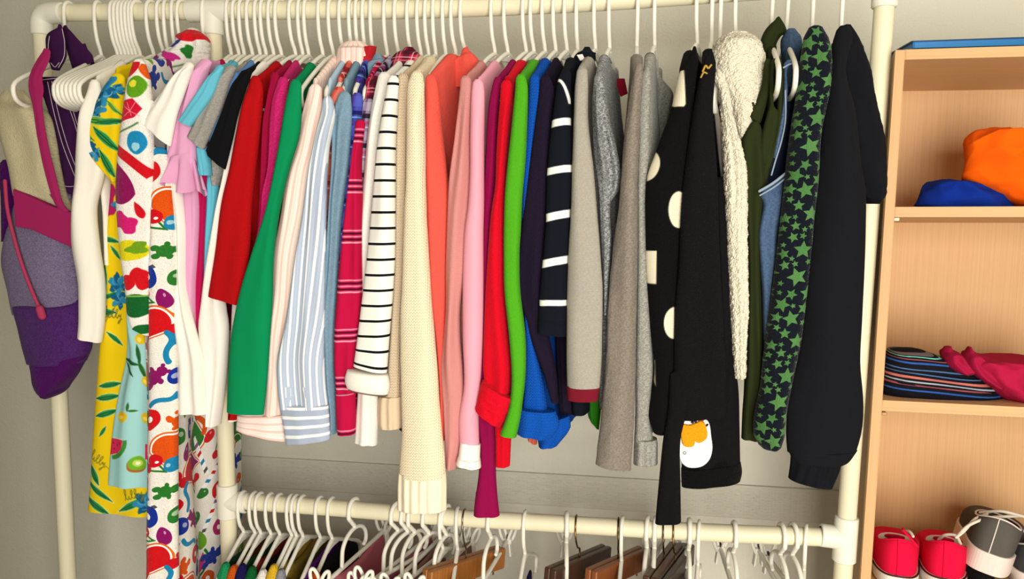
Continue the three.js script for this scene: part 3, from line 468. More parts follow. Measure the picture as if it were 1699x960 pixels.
{ // the candy-print robe
  const m = fabric('#ffffff', 'fleece', candyPrint), t = garment('bath_robe', 'long white fleece bathrobe printed all over with bright sweets and fruit', 'robe', 294, [234, 104], [268, 1120], m, { zf: .19, zb: .26, w0: .012, w1: .022, fold: .011, k: 7, neck: .04, m: 60, shoulder: .02 });
  const arm = [[104, 222, 240], [125, 216, 247], [156, 212, 250], [203, 205, 253], [237, 200, 254], [300, 195, 256], [328, 195, 256], [390, 200, 256], [431, 205, 254], [469, 212, 252], [519, 216, 252], [222, 536, 252, 556]];
  printed(t, 'sleeve', arm, .2, { b: .02, fold: .003, k: 1 }, 1100, (c) => {
    c.fillStyle = '#f4f0ea'; c.fillRect(0, 0, 500, 900);
    c.fillStyle = '#cf1420'; blob(c, 226, 118, 8, 18, .5, .1, .2); c.fillStyle = '#dd5a1a'; blob(c, 246, 125, 6, 16, -.6, .15, .4); c.fillStyle = '#5e9e1c'; blob(c, 235, 149, 13, 18, .1, .03, .2); c.fillStyle = '#e6dc3c'; blob(c, 231, 144, 5, 6, 0, .1, .5); c.fillStyle = '#16329a'; blob(c, 212, 165, 5, 13, .2, .1, .3);
    c.fillStyle = '#cf1433'; c.beginPath(); c.moveTo(208, 206); c.lineTo(214, 172); c.lineTo(232, 168); c.lineTo(245, 184); c.lineTo(234, 198); c.fill(); c.strokeStyle = '#f0a0a8'; c.lineWidth = 1; for (let i = 0; i < 6; i++) { c.beginPath(); c.moveTo(228, 188); c.lineTo(212 + i * 6, 174 + (i % 2) * 22); c.stroke(); }
    c.strokeStyle = '#5f8f5a'; c.lineWidth = 3; c.beginPath(); c.moveTo(204, 222); c.quadraticCurveTo(224, 218, 240, 206); c.stroke();
    c.fillStyle = '#1c8ac0'; blob(c, 237, 238, 14, 19, -.1, .04, .3); c.fillStyle = '#9fd6ea'; blob(c, 236, 245, 6, 7, 0, .1, .3);
    c.strokeStyle = '#cf1420'; c.lineWidth = 15; c.beginPath(); c.moveTo(200, 246); c.quadraticCurveTo(225, 262, 256, 292); c.stroke();
    c.fillStyle = '#8c1258'; c.beginPath(); c.moveTo(201, 268); c.quadraticCurveTo(232, 292, 235, 322); c.quadraticCurveTo(222, 346, 202, 336); c.quadraticCurveTo(190, 318, 201, 268); c.fill();
    c.fillStyle = '#cf1420'; c.beginPath(); c.moveTo(233, 334); c.quadraticCurveTo(256, 352, 246, 362); c.quadraticCurveTo(232, 362, 233, 334); c.fill();
    c.fillStyle = '#d01e72'; blob(c, 211, 364, 13, 14, 0, .15, .1); blob(c, 226, 374, 12, 14, .4, .2, .6); c.fillStyle = '#e0d418'; blob(c, 228, 415, 26, 17, 0, .06, .2); c.fillStyle = '#6f9e1e'; blob(c, 238, 411, 15, 10, -.3, .3, .5);
    c.fillStyle = '#cf1420'; blob(c, 240, 456, 12, 12, .4, .1, .3); blob(c, 226, 468, 11, 13, 0, .05, .3); blob(c, 246, 470, 9, 11, 0, .05, .3); c.fillStyle = '#14622a'; blob(c, 236, 508, 22, 20, 0, .05, .6); c.fillStyle = '#7fb04a'; c.fillRect(214, 490, 40, 3); c.fillStyle = '#14622a'; blob(c, 246, 548, 14, 8, 0, .05, .6);
  });
  sleeve(t, m, [[250, 252, 276], [300, 253, 284], [380, 253, 290], [470, 248, 293], [550, 250, 291], [700, 250, 294], [850, 247, 294], [1000, 245, 296]], .19, { name: 'front_edge', b: .02, fold: .004, k: 1, uo: .1, vo: .2 });
  printed(t, 'hood', [[52, 312, 330], [60, 300, 341], [72, 299, 344], [82, 286, 345], [92, 268, 345], [102, 250, 345], [112, 242, 335], [124, 246, 300]], .06, { b: .035, fold: .006, rough: .0015, dome: .8 }, 900, (c) => {
    c.fillStyle = '#f1ede6'; c.fillRect(0, 0, 500, 300); c.fillStyle = '#cf1420'; blob(c, 322, 60, 24, 13, .1, .08, .3); c.fillStyle = '#1b2f96'; blob(c, 304, 76, 13, 5, -.3, .1, .3); c.fillStyle = '#2a7a2c'; blob(c, 324, 90, 8, 11, 0, .25, .5); c.fillStyle = '#c52a86'; blob(c, 296, 97, 16, 6, .35, .3, .4); c.fillStyle = '#8c1258'; blob(c, 273, 103, 7, 8, 0, .25, .2); blob(c, 250, 104, 8, 4, 0, .2, .1); c.strokeStyle = '#6f9a5a'; c.lineWidth = 2.5; c.beginPath(); c.moveTo(250, 120); c.quadraticCurveTo(290, 118, 330, 108); c.stroke();
  });
  settle(t);
}
{ // white cap-sleeved tee
  const m = fabric('#eeeae2', 'jersey'), t = garment('t_shirt', 'white cap-sleeved tee with a long pale hem beside the candy robe', 'shirt', 330, [308, 112], [303, 640], m, { zf: .14, w1: .012 });
  sleeve(t, m, [[302, 113, 322, 108], [284, 132, 316, 124], [262, 162, 304, 160], [248, 180, 294, 190], [234, 196, 283, 243]], .2, { name: 'cap_sleeve', b: .013, fold: .003, thin: .6 });
  sleeve(t, m, [[230, 276, 296], [300, 283, 300], [375, 289, 309], [469, 292, 310], [520, 290, 318], [600, 292, 338], [634, 292, 340], [292, 683, 344, 686]], .178, { name: 'front', b: .014, fold: .004, k: 2 });
  settle(t);
}
{ // pink ruffled top
  const m = fabric('#dc9fc4', 'jersey'), t = garment('t_shirt', 'pale pink tee with a ruffled short sleeve', 'shirt', 372, [342, 104], [326, 640], m, { zf: .13, w1: .013 });
  sleeve(t, m, [[104, 330, 352], [122, 320, 344], [150, 312, 336], [194, 296, 330], [237, 284, 327], [272, 278, 326]], .178, { b: .016, fold: .004 });
  sleeve(t, m, [[290, 298, 328], [340, 304, 330], [406, 308, 328], [480, 311, 324], [560, 312, 326], [602, 314, 340], [640, 314, 342], [316, 655, 342, 659]], .165, { name: 'front', b: .014, fold: .004 });
  // ruffle: a wavy band with a rolled edge
  const rr = []; for (let j = 0; j <= 10; j++) { const v = j / 10; rr.push(Array.from({ length: 97 }, (_, q) => { const a = tau * q / 96, L = W(lerp(280, 268, v), 262 + 40 * v, .18), R = W(lerp(322, 338, v), 254 + 66 * v, .18), w = .5 - .5 * Math.cos(a), p = L.clone().lerp(R, w); p.z += .014 * Math.sin(a) * (1 + v) + v * .012 * Math.sin(a * 7); p.y += v * .006 * Math.sin(a * 5 + 1); p.x += v * .005 * Math.sin(a * 9); return p; })); }
  mesh('ruffle', skin(rr, rr.map((r) => r.map((p) => [p.x, p.y])), false, false), m, t);
  settle(t);
}
{
  const m = fabric('#b0124e', 'jersey'), t = garment('t_shirt', 'narrow magenta tee between the pink ruffled tee and the turquoise one', 'shirt', 385, [338, 128], [332, 560], m, { zf: .125, w1: .01 });
  sleeve(t, m, [[122, 338, 348], [135, 328, 346], [160, 326, 340], [297, 331, 348], [375, 327, 346], [469, 325, 342], [550, 322, 337], [585, 322, 334], [323, 594, 333, 597]], .15, { name: 'front', b: .014 });
  settle(t);
}
{ // turquoise tee, and another behind with a gathered sleeve
  const m = fabric('#62b7cf', 'jersey'), t = garment('t_shirt', 'turquoise short-sleeved tee with a straight sleeve hem', 'shirt', 394, [360, 116], [352, 480], m, { zf: .13, w1: .012 });
  sleeve(t, m, [[354, 119, 372, 112], [338, 140, 364, 132], [322, 162, 352, 160], [297, 199, 316, 210]], .2, { name: 'short_sleeve', b: .011, fold: .002, thin: .6 });
  settle(t);
  const u = garment('t_shirt', 'turquoise tee with a gathered sleeve hanging behind the grey one', 'shirt', 408, [366, 150], [350, 470], m, { zf: .12, w1: .01, short: 'turquoise tee that hangs behind the grey one' });
  sleeve(u, m, [[240, 328, 342], [260, 329, 348], [282, 332, 350], [291, 334, 351]], .175, { name: 'short_sleeve', b: .013, fold: .006, k: 3 });
  sleeve(u, m, [[280, 340, 362], [330, 344, 362], [400, 342, 354], [470, 341, 348], [520, 340, 346]], .15, { name: 'front', b: .012 });
  settle(u);
}
{
  const m = fabric('#a9abaa', 'jersey', greyHeather), t = garment('t_shirt', 'heather grey short-sleeved tee with a frilled hem beside the black tee', 'shirt', 421, [382, 120], [372, 290], m, { zf: .135, w1: .012 });
  sleeve(t, m, [[370, 118, 392, 113], [354, 140, 382, 136], [338, 172, 368, 180], [312, 224, 338, 248]], .186, { name: 'short_sleeve', b: .013, fold: .003, thin: .6 });
  sleeve(t, m, [[262, 350, 366], [280, 351, 372], [298, 353, 366], [308, 356, 364]], .15, { name: 'frill', b: .014, fold: .008, k: 3 });
  settle(t);
}
{
  const m = fabric('#5a86c4', 'jersey'), t = garment('t_shirt', 'periwinkle blue tee showing as a thin strip left of the black tee', 'shirt', 431, [390, 128], [372, 240], m, { zf: .13, w1: .009 });
  sleeve(t, m, [[126, 382, 398], [160, 370, 388], [200, 358, 374], [230, 350, 364], [350, 250, 362, 256]], .172, { name: 'short_sleeve', b: .012 });
  settle(t);
}
{
  const m = fabric('#0c0d10', 'jersey'), t = garment('t_shirt', 'black short-sleeved tee with a wide sleeve', 'shirt', 444, [402, 124], [385, 300], m, { zf: .14, w1: .013 });
  sleeve(t, m, [[396, 126, 418, 120], [384, 146, 408, 146], [371, 180, 394, 190], [356, 216, 384, 236], [342, 249, 373, 281]], .2, { name: 'short_sleeve', b: .013, fold: .003, thin: .6 });
  settle(t);
}
{
  const m = fabric('#f0ece4', 'jersey'), t = garment('long_sleeve_top', 'white long-sleeved top left of the red sweater', 'top', 457, [406, 140], [378, 700], m, { zf: .13, w1: .013, hemDrop: 0 });
  sleeve(t, m, [[143, 399, 413], [175, 393, 408], [280, 376, 398], [350, 359, 388], [425, 346, 378], [500, 336, 373], [540, 331, 379], [594, 337, 377], [656, 343, 371], [690, 345, 366], [346, 702, 364, 704]], .162, { b: .02, fold: .006, k: 1.6 });
  settle(t);
}
{
  const m = fabric('#b30d12', 'fine'), t = garment('sweater', 'red long-sleeved sweater cut straight at the cuff', 'sweater', 481, [424, 134], [380, 697], m, { zf: .135, w0: .009, w1: .02, fold: .006 });
  sleeve(t, m, [[132, 416, 432], [146, 412, 436], [204, 397, 432], [280, 382, 424], [337, 369, 418], [413, 359, 414], [470, 350, 406], [347, 490, 402, 506]], .182, { b: .017, fold: .004, k: 1 });
  settle(t);
}
{
  const m = fabric('#a00d3c', 'fine'), t = garment('sweater', 'dark berry sweater showing between the red and fuchsia ones', 'sweater', 493, [456, 124], [440, 480], m, { zf: .13, w1: .013 });
  sleeve(t, m, [[126, 449, 463], [160, 446, 461], [204, 438, 454], [280, 434, 448], [330, 433, 443], [420, 428, 436]], .15, { b: .014 });
  settle(t);
  const f = fabric('#c41f66', 'wool', fuchsiaHeather), u = garment('sweater', 'fuchsia wool sweater left of the green top', 'sweater', 503, [468, 134], [456, 480], f, { zf: .13, w1: .014 });
  sleeve(u, f, [[134, 462, 478], [163, 455, 475], [204, 450, 474], [280, 447, 462], [320, 438, 456], [360, 435, 450], [430, 420, 438]], .165, { b: .016, fold: .003 });
  settle(u);
}
{
  const m = fabric('#068452', 'jersey'), t = garment('long_sleeve_top', 'bright green long-sleeved top with a flared straight cuff', 'top', 527, [490, 138], [450, 560], m, { zf: .145, w0: .008, w1: .014, fold: .003 });
  sleeve(t, m, [[138, 482, 500], [163, 476, 500], [221, 467, 497], [279, 457, 480], [346, 443, 464], [425, 417, 454], [492, 397, 452], [562, 384, 448], [630, 379, 443], [377, 682, 437, 687]], .205, { b: .014, fold: .002, k: 1 });
  settle(t);
}
{ // pink-striped blouse
  const m = fabric('#fff', 'woven', pinkStripe), c2 = fabric('#fff', 'woven', pinkStripeAcross), t = garment('blouse', 'white blouse with fine pink stripes and a folded collar', 'blouse', 563, [520, 146], [470, 690], m, { zf: .14, w0: .008, w1: .013, shoulder: .014, scoop: 0, neck: .04, short: 'pink-striped blouse' });
  sleeve(t, m, [[146, 513, 534], [190, 502, 534], [248, 490, 524], [288, 477, 516], [358, 467, 505], [413, 455, 497], [440, 452, 494], [500, 451, 486], [560, 446, 474], [620, 441, 474], [690, 437, 470]], .168, { b: .018, fold: .004, k: 1.6 });
  sleeve(t, c2, [[394, 688, 470, 688], [393, 700, 472, 706], [392, 712, 474, 732]], .176, { name: 'cuff', b: .014, fold: .001, topThin: false, squareTop: true });
  sleeve(t, m, [[77, 563, 612], [84, 560, 616], [98, 558, 618], [112, 556, 617], [122, 550, 600]], .045, { name: 'collar', b: .022, fold: .003, dome: 1.5 });
  settle(t);
}
{ // blue-striped shirt
  const m = fabric('#fff', 'woven', blueStripe), c2 = fabric('#fff', 'woven', blueStripeAcross), t = garment('shirt', 'light blue and white striped shirt with a crosswise striped cuff', 'shirt', 578, [545, 166], [520, 720], fabric('#a9c4d8', 'woven'), { zf: .14, w1: .012, shoulder: .018, scoop: .004, neck: .04 });
  sleeve(t, m, [[166, 536, 552], [190, 534, 556], [240, 524, 546], [288, 514, 542], [367, 503, 540], [440, 491, 539], [530, 478, 538], [594, 462, 538], [640, 462, 540], [676, 466, 544]], .19, { b: .018, fold: .007, k: 1.8 });
  sleeve(t, c2, [[464, 672, 545, 672], [470, 704, 547, 700], [475, 736, 548, 728]], .194, { name: 'cuff', b: .015, fold: .0015, topThin: false, squareTop: true });
  settle(t);
}
{
  const m = fabric('#fff', 'woven', salmonPlaid), t = garment('shirt', 'red and salmon checked shirt showing as a thin strip', 'shirt', 588, [562, 165], [548, 690], m, { zf: .13, w1: .011, shoulder: .014, scoop: 0, neck: .04, short: 'red and salmon checked shirt' });
  sleeve(t, m, [[150, 553, 572], [175, 543, 560], [250, 541, 552], [330, 539, 548], [384, 537, 545], [450, 535, 542]], .155, { b: .014 });
  sleeve(t, fabric('#b4222a', 'woven'), [[601, 96, 613, 93], [595, 101, 621, 97], [593, 110, 622, 106], [594, 116, 618, 113]], .045, { name: 'collar', b: .018, dome: 1.6, fold: .002 });
  settle(t);
}
{
  const m = fabric('#fff', 'woven', chambrayMap), t = garment('shirt', 'dusty blue chambray shirt with a soft collar', 'shirt', 600, [572, 158], [548, 700], m, { zf: .14, w0: .008, w1: .012, shoulder: .014, scoop: 0, neck: .04, short: 'chambray shirt' });
  sleeve(t, m, [[158, 562, 582], [187, 553, 584], [240, 552, 581], [280, 551, 578], [337, 548, 570], [413, 544, 563], [507, 538, 558], [560, 538, 556], [625, 541, 556], [680, 547, 560], [718, 550, 558]], .172, { b: .016, fold: .006, k: 2 });
  sleeve(t, m, [[616, 102, 636, 97], [604, 112, 640, 102], [596, 124, 634, 114], [590, 136, 622, 128]], .05, { name: 'collar', b: .02, dome: 1.6, fold: .003 });
  settle(t);
}
{
  const m = fabric('#fff', 'woven', bluePlaid), t = garment('shirt', 'royal blue and violet checked flannel shirt', 'shirt', 612, [592, 160], [580, 640], m, { zf: .13, w1: .012, shoulder: .014, scoop: 0, neck: .04, short: 'royal blue checked shirt' });
  sleeve(t, m, [[160, 584, 602], [210, 581, 600], [280, 577, 592], [337, 569, 584], [380, 567, 576], [440, 564, 572]], .155, { b: .015 });
  sleeve(t, m, [[634, 108, 648, 104], [626, 116, 652, 109], [618, 128, 650, 120], [612, 138, 640, 132]], .048, { name: 'collar', b: .018, dome: 1.5, fold: .002 });
  settle(t);
}
{
  const m = fabric('#fff', 'woven', tartan), t = garment('shirt', 'crimson tartan flannel shirt with pink and black bands', 'shirt', 636, [608, 150], [585, 690], m, { zf: .14, w1: .013, shoulder: .014, scoop: 0, neck: .04, short: 'crimson tartan shirt' });
  sleeve(t, m, [[205, 590, 606], [259, 586, 599], [337, 576, 601], [413, 566, 601], [498, 559, 601], [560, 556, 596], [610, 556, 592], [655, 559, 590]], .182, { b: .017, fold: .005, k: 1.4 });
  sleeve(t, fabric('#b00f3c', 'woven', tartan), [[558, 652, 589, 650], [559, 690, 590, 690], [561, 719, 589, 719]], .184, { name: 'cuff', b: .016, fold: .001, topThin: false, squareTop: true, uo: .01, vo: .03 });
  sleeve(t, fabric('#fff', 'woven', redCheck), [[84, 668, 690], [90, 656, 696], [102, 648, 697], [116, 644, 690], [128, 640, 670]], .045, { name: 'collar', b: .022, fold: .003 });
  settle(t);
}
{
  const m = fabric('#fff', 'woven', purplePlaid), t = garment('shirt', 'purple, black and white checked shirt just left of the white cardigan', 'shirt', 655, [618, 140], [640, 706], m, { zf: .125, w1: .012, shoulder: .014, scoop: 0, neck: .04, short: 'purple, black and white checked shirt' });
  sleeve(t, fabric('#fff', 'woven', redCheck), [[132, 612, 630], [150, 608, 628], [176, 603, 622]], .14, { name: 'yoke', b: .012 });
  sleeve(t, m, [[170, 602, 622], [220, 600, 616], [280, 599, 610], [305, 600, 608], [360, 599, 606]], .15, { b: .014 });
  settle(t);
}
{
  const m = fabric('#f2f0ea', 'fine'), t = garment('cardigan', 'plain white cardigan behind the black and white striped top', 'cardigan', 676, [638, 128], [622, 700], m, { zf: .14, w1: .012, shoulder: .018, scoop: .004, neck: .04 });
  sleeve(t, m, [[126, 628, 648], [152, 622, 648], [219, 612, 636], [280, 606, 632], [367, 600, 620], [450, 600, 622], [560, 598, 625], [645, 595, 627], [700, 591, 627], [589, 732, 626, 737]], .166, { b: .017, fold: .003 });
  settle(t);
}
{ // striped top with a rolled cuff
  const m = fabric('#fff', 'jersey', blackWhite), plain = fabric('#ece9e0', 'jersey'), t = garment('long_sleeve_top', 'white top with thin black stripes and a rolled cuff', 'top', 693, [653, 132], [640, 600], m, { zf: .145, w0: .009, w1: .014, shoulder: .018, scoop: .004, neck: .04 });
  sleeve(t, m, [[132, 644, 662], [175, 637, 660], [248, 626, 656], [279, 623, 656], [355, 616, 656], [437, 608, 655], [512, 599, 650], [562, 593, 646], [587, 606, 642, 618]], .2, { b: .018, fold: .003, k: 1, vo: .006 });
  const r = []; for (let j = 0; j <= 8; j++) { const v = j / 8, q = Math.sin(v * Math.PI); r.push(Array.from({ length: 49 }, (_, i) => { const a = tau * i / 48, L = W(577 - 4 * q, 612 + 32 * v, .2), R = W(643 + 4 * q, 620 + 36 * v, .2), p = L.clone().lerp(R, .5 - .5 * Math.cos(a)); p.z += (.018 + .006 * q) * Math.sin(a); return p; })); }
  const inner = r[8].map((p, i) => { const c = r[8][0].clone().lerp(r[8][24], .5); return p.clone().lerp(c, .25).add(V(0, .012, 0)); });
  mesh('rolled_cuff', skin([...r, inner], [...r, inner].map((q) => q.map((p) => [p.x, p.y])), true, true), plain, t);
  settle(t);
}
{
  const m = fabric('#d8c4a8', 'knit'), t = garment('cardigan', 'beige openwork cardigan with a ribbed cuff', 'cardigan', 706, [668, 128], [655, 690], m, { zf: .135, w1: .012, shoulder: .018, scoop: .004, neck: .04 });
  sleeve(t, m, [[128, 660, 678], [152, 657, 680], [308, 655, 678], [454, 653, 674], [562, 648, 668], [658, 640, 667]], .165, { b: .016, fold: .003, k: 1.5 });
  sleeve(t, fabric('#dcc6a8', 'rib'), [[656, 630, 668], [665, 628, 668], [700, 628, 668], [709, 632, 666]], .167, { name: 'cuff', b: .017, fold: .001, topThin: false, squareTop: true });
  settle(t);
}
{
  const m = fabric('#eee1c2', 'knit'), t = garment('sweater', 'chunky cream knit sweater, its long sleeve reaching the lower rail', 'sweater', 718, [690, 124], [690, 700], m, { zf: .145, w0: .012, w1: .016, shoulder: .018, scoop: .004, neck: .04 });
  sleeve(t, m, [[124, 682, 702], [134, 677, 704], [187, 676, 704], [281, 675, 706], [385, 671, 709], [447, 669, 713], [510, 666, 717], [560, 665, 722], [607, 665, 725], [707, 667, 732], [760, 664, 738], [790, 662, 740]], .2, { b: .022, fold: .002, k: 1, edge: .0012 });
  sleeve(t, fabric('#f1e7cd', 'rib'), [[783, 662, 740], [810, 660, 741], [660, 843, 741, 845]], .2, { name: 'cuff', b: .0215, fold: .001, topThin: false, squareTop: true, edge: .001 });
  settle(t);
}
{
  const m = fabric('#e2584c', 'wool'), t = garment('cardigan', 'coral wool cardigan with a high folded neck', 'cardigan', 768, [712, 132], [735, 724], m, { zf: .14, w0: .011, w1: .016, fold: .005, shoulder: .016, scoop: 0 });
  sleeve(t, m, [[130, 706, 724], [150, 705, 728], [220, 705, 734], [281, 704, 741], [322, 705, 745], [416, 711, 743], [510, 717, 742], [560, 724, 741], [640, 730, 742], [700, 732, 742], [733, 725, 740, 728]], .164, { b: .019, fold: .005, k: 1 });
  sleeve(t, m, [[764, 92, 779, 84], [752, 104, 790, 94], [742, 116, 800, 110], [736, 128, 800, 126], [732, 146, 796, 146]], .05, { name: 'collar', b: .016, dome: 1.5, fold: .003 });
  settle(t);
}
{
  const m = fabric('#cf8d8a', 'fine'), t = garment('sweater', 'dusty pink fine-knit sweater', 'sweater', 818, [772, 132], [762, 774], m, { zf: .14, w1: .014 });
  sleeve(t, m, [[132, 764, 782], [150, 763, 784], [230, 755, 782], [297, 746, 782], [354, 743, 778], [447, 740, 772], [510, 740, 764], [560, 736, 764], [607, 732, 768], [673, 736, 771], [730, 739, 766], [740, 772, 758, 775]], .176, { b: .018, fold: .007, k: 1.6 });
  settle(t);
}
{
  const m = fabric('#e5a0b2', 'jersey'), t = garment('sweater', 'light pink sweatshirt with a white hem', 'sweater', 840, [792, 138], [780, 776], m, { zf: .145, w1: .014 });
  sleeve(t, m, [[138, 784, 802], [156, 782, 804], [234, 780, 803], [281, 780, 803], [340, 777, 803], [385, 771, 802], [463, 768, 802], [560, 768, 801], [640, 770, 797], [690, 762, 794], [764, 755, 796, 757]], .187, { b: .016, fold: .0015, k: 1 });
  sleeve(t, fabric('#efece6', 'jersey'), [[760, 757, 797, 762], [757, 768, 798, 775]], .191, { name: 'hem_band', b: .0205, fold: .001, topThin: false, squareTop: true });
  settle(t);
}
{
  const m = fabric('#8e0a48', 'fine'), t = garment('cardigan', 'raspberry cardigan whose long sleeve hangs to the lower rail', 'cardigan', 871, [826, 134], [812, 700], m, { zf: .14, w1: .014 });
  sleeve(t, m, [[134, 819, 832], [175, 811, 828], [281, 805, 824], [322, 802, 821], [416, 800, 814], [541, 798, 812], [620, 795, 812], [690, 792, 820], [740, 797, 822], [790, 794, 823], [830, 788, 826], [786, 853, 829, 854]], .165, { b: .015, fold: .003, k: 1.3 });
  settle(t);
}
{
  const m = fabric('#cf0a22', 'wool'), t = garment('cardigan', 'scarlet wool cardigan with a thick turned-back cuff', 'cardigan', 884, [838, 140], [834, 690], m, { zf: .145, w0: .009, w1: .014 });
  sleeve(t, m, [[140, 831, 850], [162, 830, 850], [250, 824, 843], [307, 822, 840], [354, 815, 838], [416, 810, 838], [479, 806, 840], [560, 803, 845], [607, 802, 850], [650, 806, 848]], .186, { b: .019, fold: .006, k: 1.2 });
  sleeve(t, m, [[800, 630, 856, 662], [794, 654, 846, 684], [789, 678, 832, 708]], .198, { name: 'cuff', b: .022, fold: .002, topThin: false, squareTop: true, rough: .001 });
  sleeve(t, m, [[680, 820, 850], [730, 822, 848], [772, 822, 846]], .168, { name: 'hem', b: .013, fold: .002 });
  settle(t);
}
{
  const m = fabric('#4aa01c', 'wool'), t = garment('sweater', 'lime green wool sweater', 'sweater', 903, [862, 132], [856, 720], m, { zf: .145, w0: .01, w1: .014 });
  sleeve(t, m, [[130, 856, 873], [147, 855, 876], [200, 850, 875], [266, 843, 872], [322, 838, 867], [385, 836, 864], [416, 836, 862], [479, 837, 863], [560, 845, 872], [623, 849, 872], [667, 846, 867], [690, 840, 864], [830, 719, 857, 724]], .205, { b: .016, fold: .002, k: 1 });
  settle(t);
}
{
  const m = fabric('#0d4fb0', 'knit'), t = garment('sweater', 'royal blue cable sweater with a wide turned-up cuff', 'sweater', 921, [884, 132], [905, 735], m, { zf: .14, w0: .01, w1: .015 });
  sleeve(t, m, [[130, 879, 896], [150, 878, 898], [200, 875, 892], [266, 870, 885], [322, 867, 880], [400, 866, 878], [480, 868, 880], [541, 871, 884], [590, 872, 893], [640, 870, 903], [684, 867, 910]], .17, { b: .018, fold: .003, k: 1 });
  sleeve(t, m, [[860, 676, 922, 681], [858, 700, 928, 706], [858, 718, 914, 727]], .182, { name: 'cuff', b: .021, fold: .002, topThin: false, squareTop: true });
  sleeve(t, m, [[892, 700, 945, 688], [892, 725, 945, 712], [894, 740, 925, 738]], .15, { name: 'hem', b: .018, topThin: false, squareTop: true });
  settle(t);
}
{
  const m = fabric('#1d1428', 'fine'), t = garment('cardigan', 'dark aubergine cardigan left of the navy striped top', 'cardigan', 940, [902, 132], [935, 690], m, { zf: .14, w1: .02 });
  sleeve(t, m, [[132, 896, 914], [150, 895, 920], [187, 890, 916], [281, 877, 910], [338, 869, 908], [400, 863, 904], [447, 858, 902], [476, 856, 900], [526, 872, 904], [560, 880, 912], [623, 903, 924], [655, 912, 926], [914, 664, 928, 667]], .178, { b: .016, fold: .003, k: 1.2 });
  settle(t);
}
{ // navy top with white bands
  const m = fabric('#0f131d', 'jersey'), t = garment('long_sleeve_top', 'navy long-sleeved top with broad white bands across the sleeve', 'top', 958, [934, 128], [958, 690], m, { zf: .145, w0: .01, w1: .02 });
  printed(t, 'sleeve', [[124, 929, 948], [141, 924, 947], [219, 914, 948], [281, 908, 950], [350, 906, 947], [369, 906, 946], [447, 899, 943], [510, 894, 942], [892, 552, 942, 557]], .196, { b: .018, fold: .002, k: 1 }, 900, (c) => {
    c.fillStyle = '#0f131d'; c.fillRect(800, 0, 300, 800); c.strokeStyle = '#efeeea'; c.lineWidth = 12; c.lineCap = 'butt';
    for (const [y0, y1, h] of [[213, 204, 12], [289, 280, 12], [365, 353, 13], [440, 429, 13], [504, 504, 10]]) { c.lineWidth = h; c.beginPath(); c.moveTo(895, y0); c.quadraticCurveTo(925, (y0 + y1) / 2 - 4, 952, y1); c.stroke(); }
    c.lineWidth = 5; c.beginPath(); c.moveTo(922, 138); c.quadraticCurveTo(936, 132, 946, 176); c.stroke(); c.strokeStyle = '#05070c'; c.lineWidth = .8; for (const y of [533, 536]) { c.beginPath(); c.moveTo(890, y - 1); c.lineTo(945, y + 2); c.stroke(); }
  }, 'jersey');
  sleeve(t, m, [[84, 966, 982], [90, 956, 988], [104, 948, 986], [118, 944, 966]], .05, { name: 'collar', b: .018 });
  mesh('white_band', slab([[958, 92], [966, 91], [970, 99], [963, 100]], .068, .002, .001), fabric('#e9e8e2', 'jersey'), t);
  settle(t);
}
{
  const m = fabric('#fff', 'fine', paleHeather), t = garment('sweater', 'pale grey fine-knit sweater with a burgundy cuff', 'sweater', 988, [962, 118], [975, 650], m, { zf: .145, w0: .01, w1: .014 });
  sleeve(t, m, [[118, 957, 975], [144, 954, 976], [200, 952, 976], [281, 949, 985], [354, 947, 991], [400, 944, 995], [447, 942, 998], [479, 941, 1000], [560, 940, 999], [600, 940, 998], [941, 640, 995, 642]], .207, { b: .017, fold: .003, k: 1 });
  sleeve(t, fabric('#6d1526', 'jersey'), [[940, 639, 995, 641], [941, 662, 992, 664]], .207, { name: 'cuff', b: .0175, fold: .001, topThin: false, squareTop: true });
  settle(t);
}
{
  const m = fabric('#fff', 'wool', silverHeather), t = garment('sweater', 'marled silver-grey sweater with pushed-up sleeve', 'sweater', 1012, [992, 128], [1005, 680], m, { zf: .135, w0: .009, w1: .018 });
  sleeve(t, m, [[128, 986, 1001], [160, 983, 1006], [200, 983, 1012], [250, 985, 1024], [290, 990, 1030], [319, 993, 1025], [335, 994, 1013], [400, 997, 1014], [470, 1000, 1010], [520, 1001, 1008]], .162, { b: .02, fold: .008, k: 2 });
  mesh('neck_label', slab([[1024, 131], [1036, 131], [1041, 155], [1030, 160], [1024, 142]], .03, .002, .0006), fabric('#7d0f26', 'woven'), t);
  settle(t);
}
{
  const m = fabric('#fff', 'wool', warmHeather), t = garment('sweater', 'warm grey wool sweater with a long straight sleeve', 'sweater', 1058, [1056, 116], [1030, 740], m, { zf: .145, w0: .011, w1: .014, scoop: 0 });
  sleeve(t, m, [[112, 1054, 1067], [127, 1050, 1067], [200, 1039, 1062], [300, 1030, 1058], [347, 1026, 1058], [413, 1017, 1058], [513, 1008, 1056], [600, 1005, 1055], [700, 996, 1052], [988, 768, 1047, 779]], .188, { b: .019, fold: .004, k: 1, rough: .0008 });
  settle(t);
}
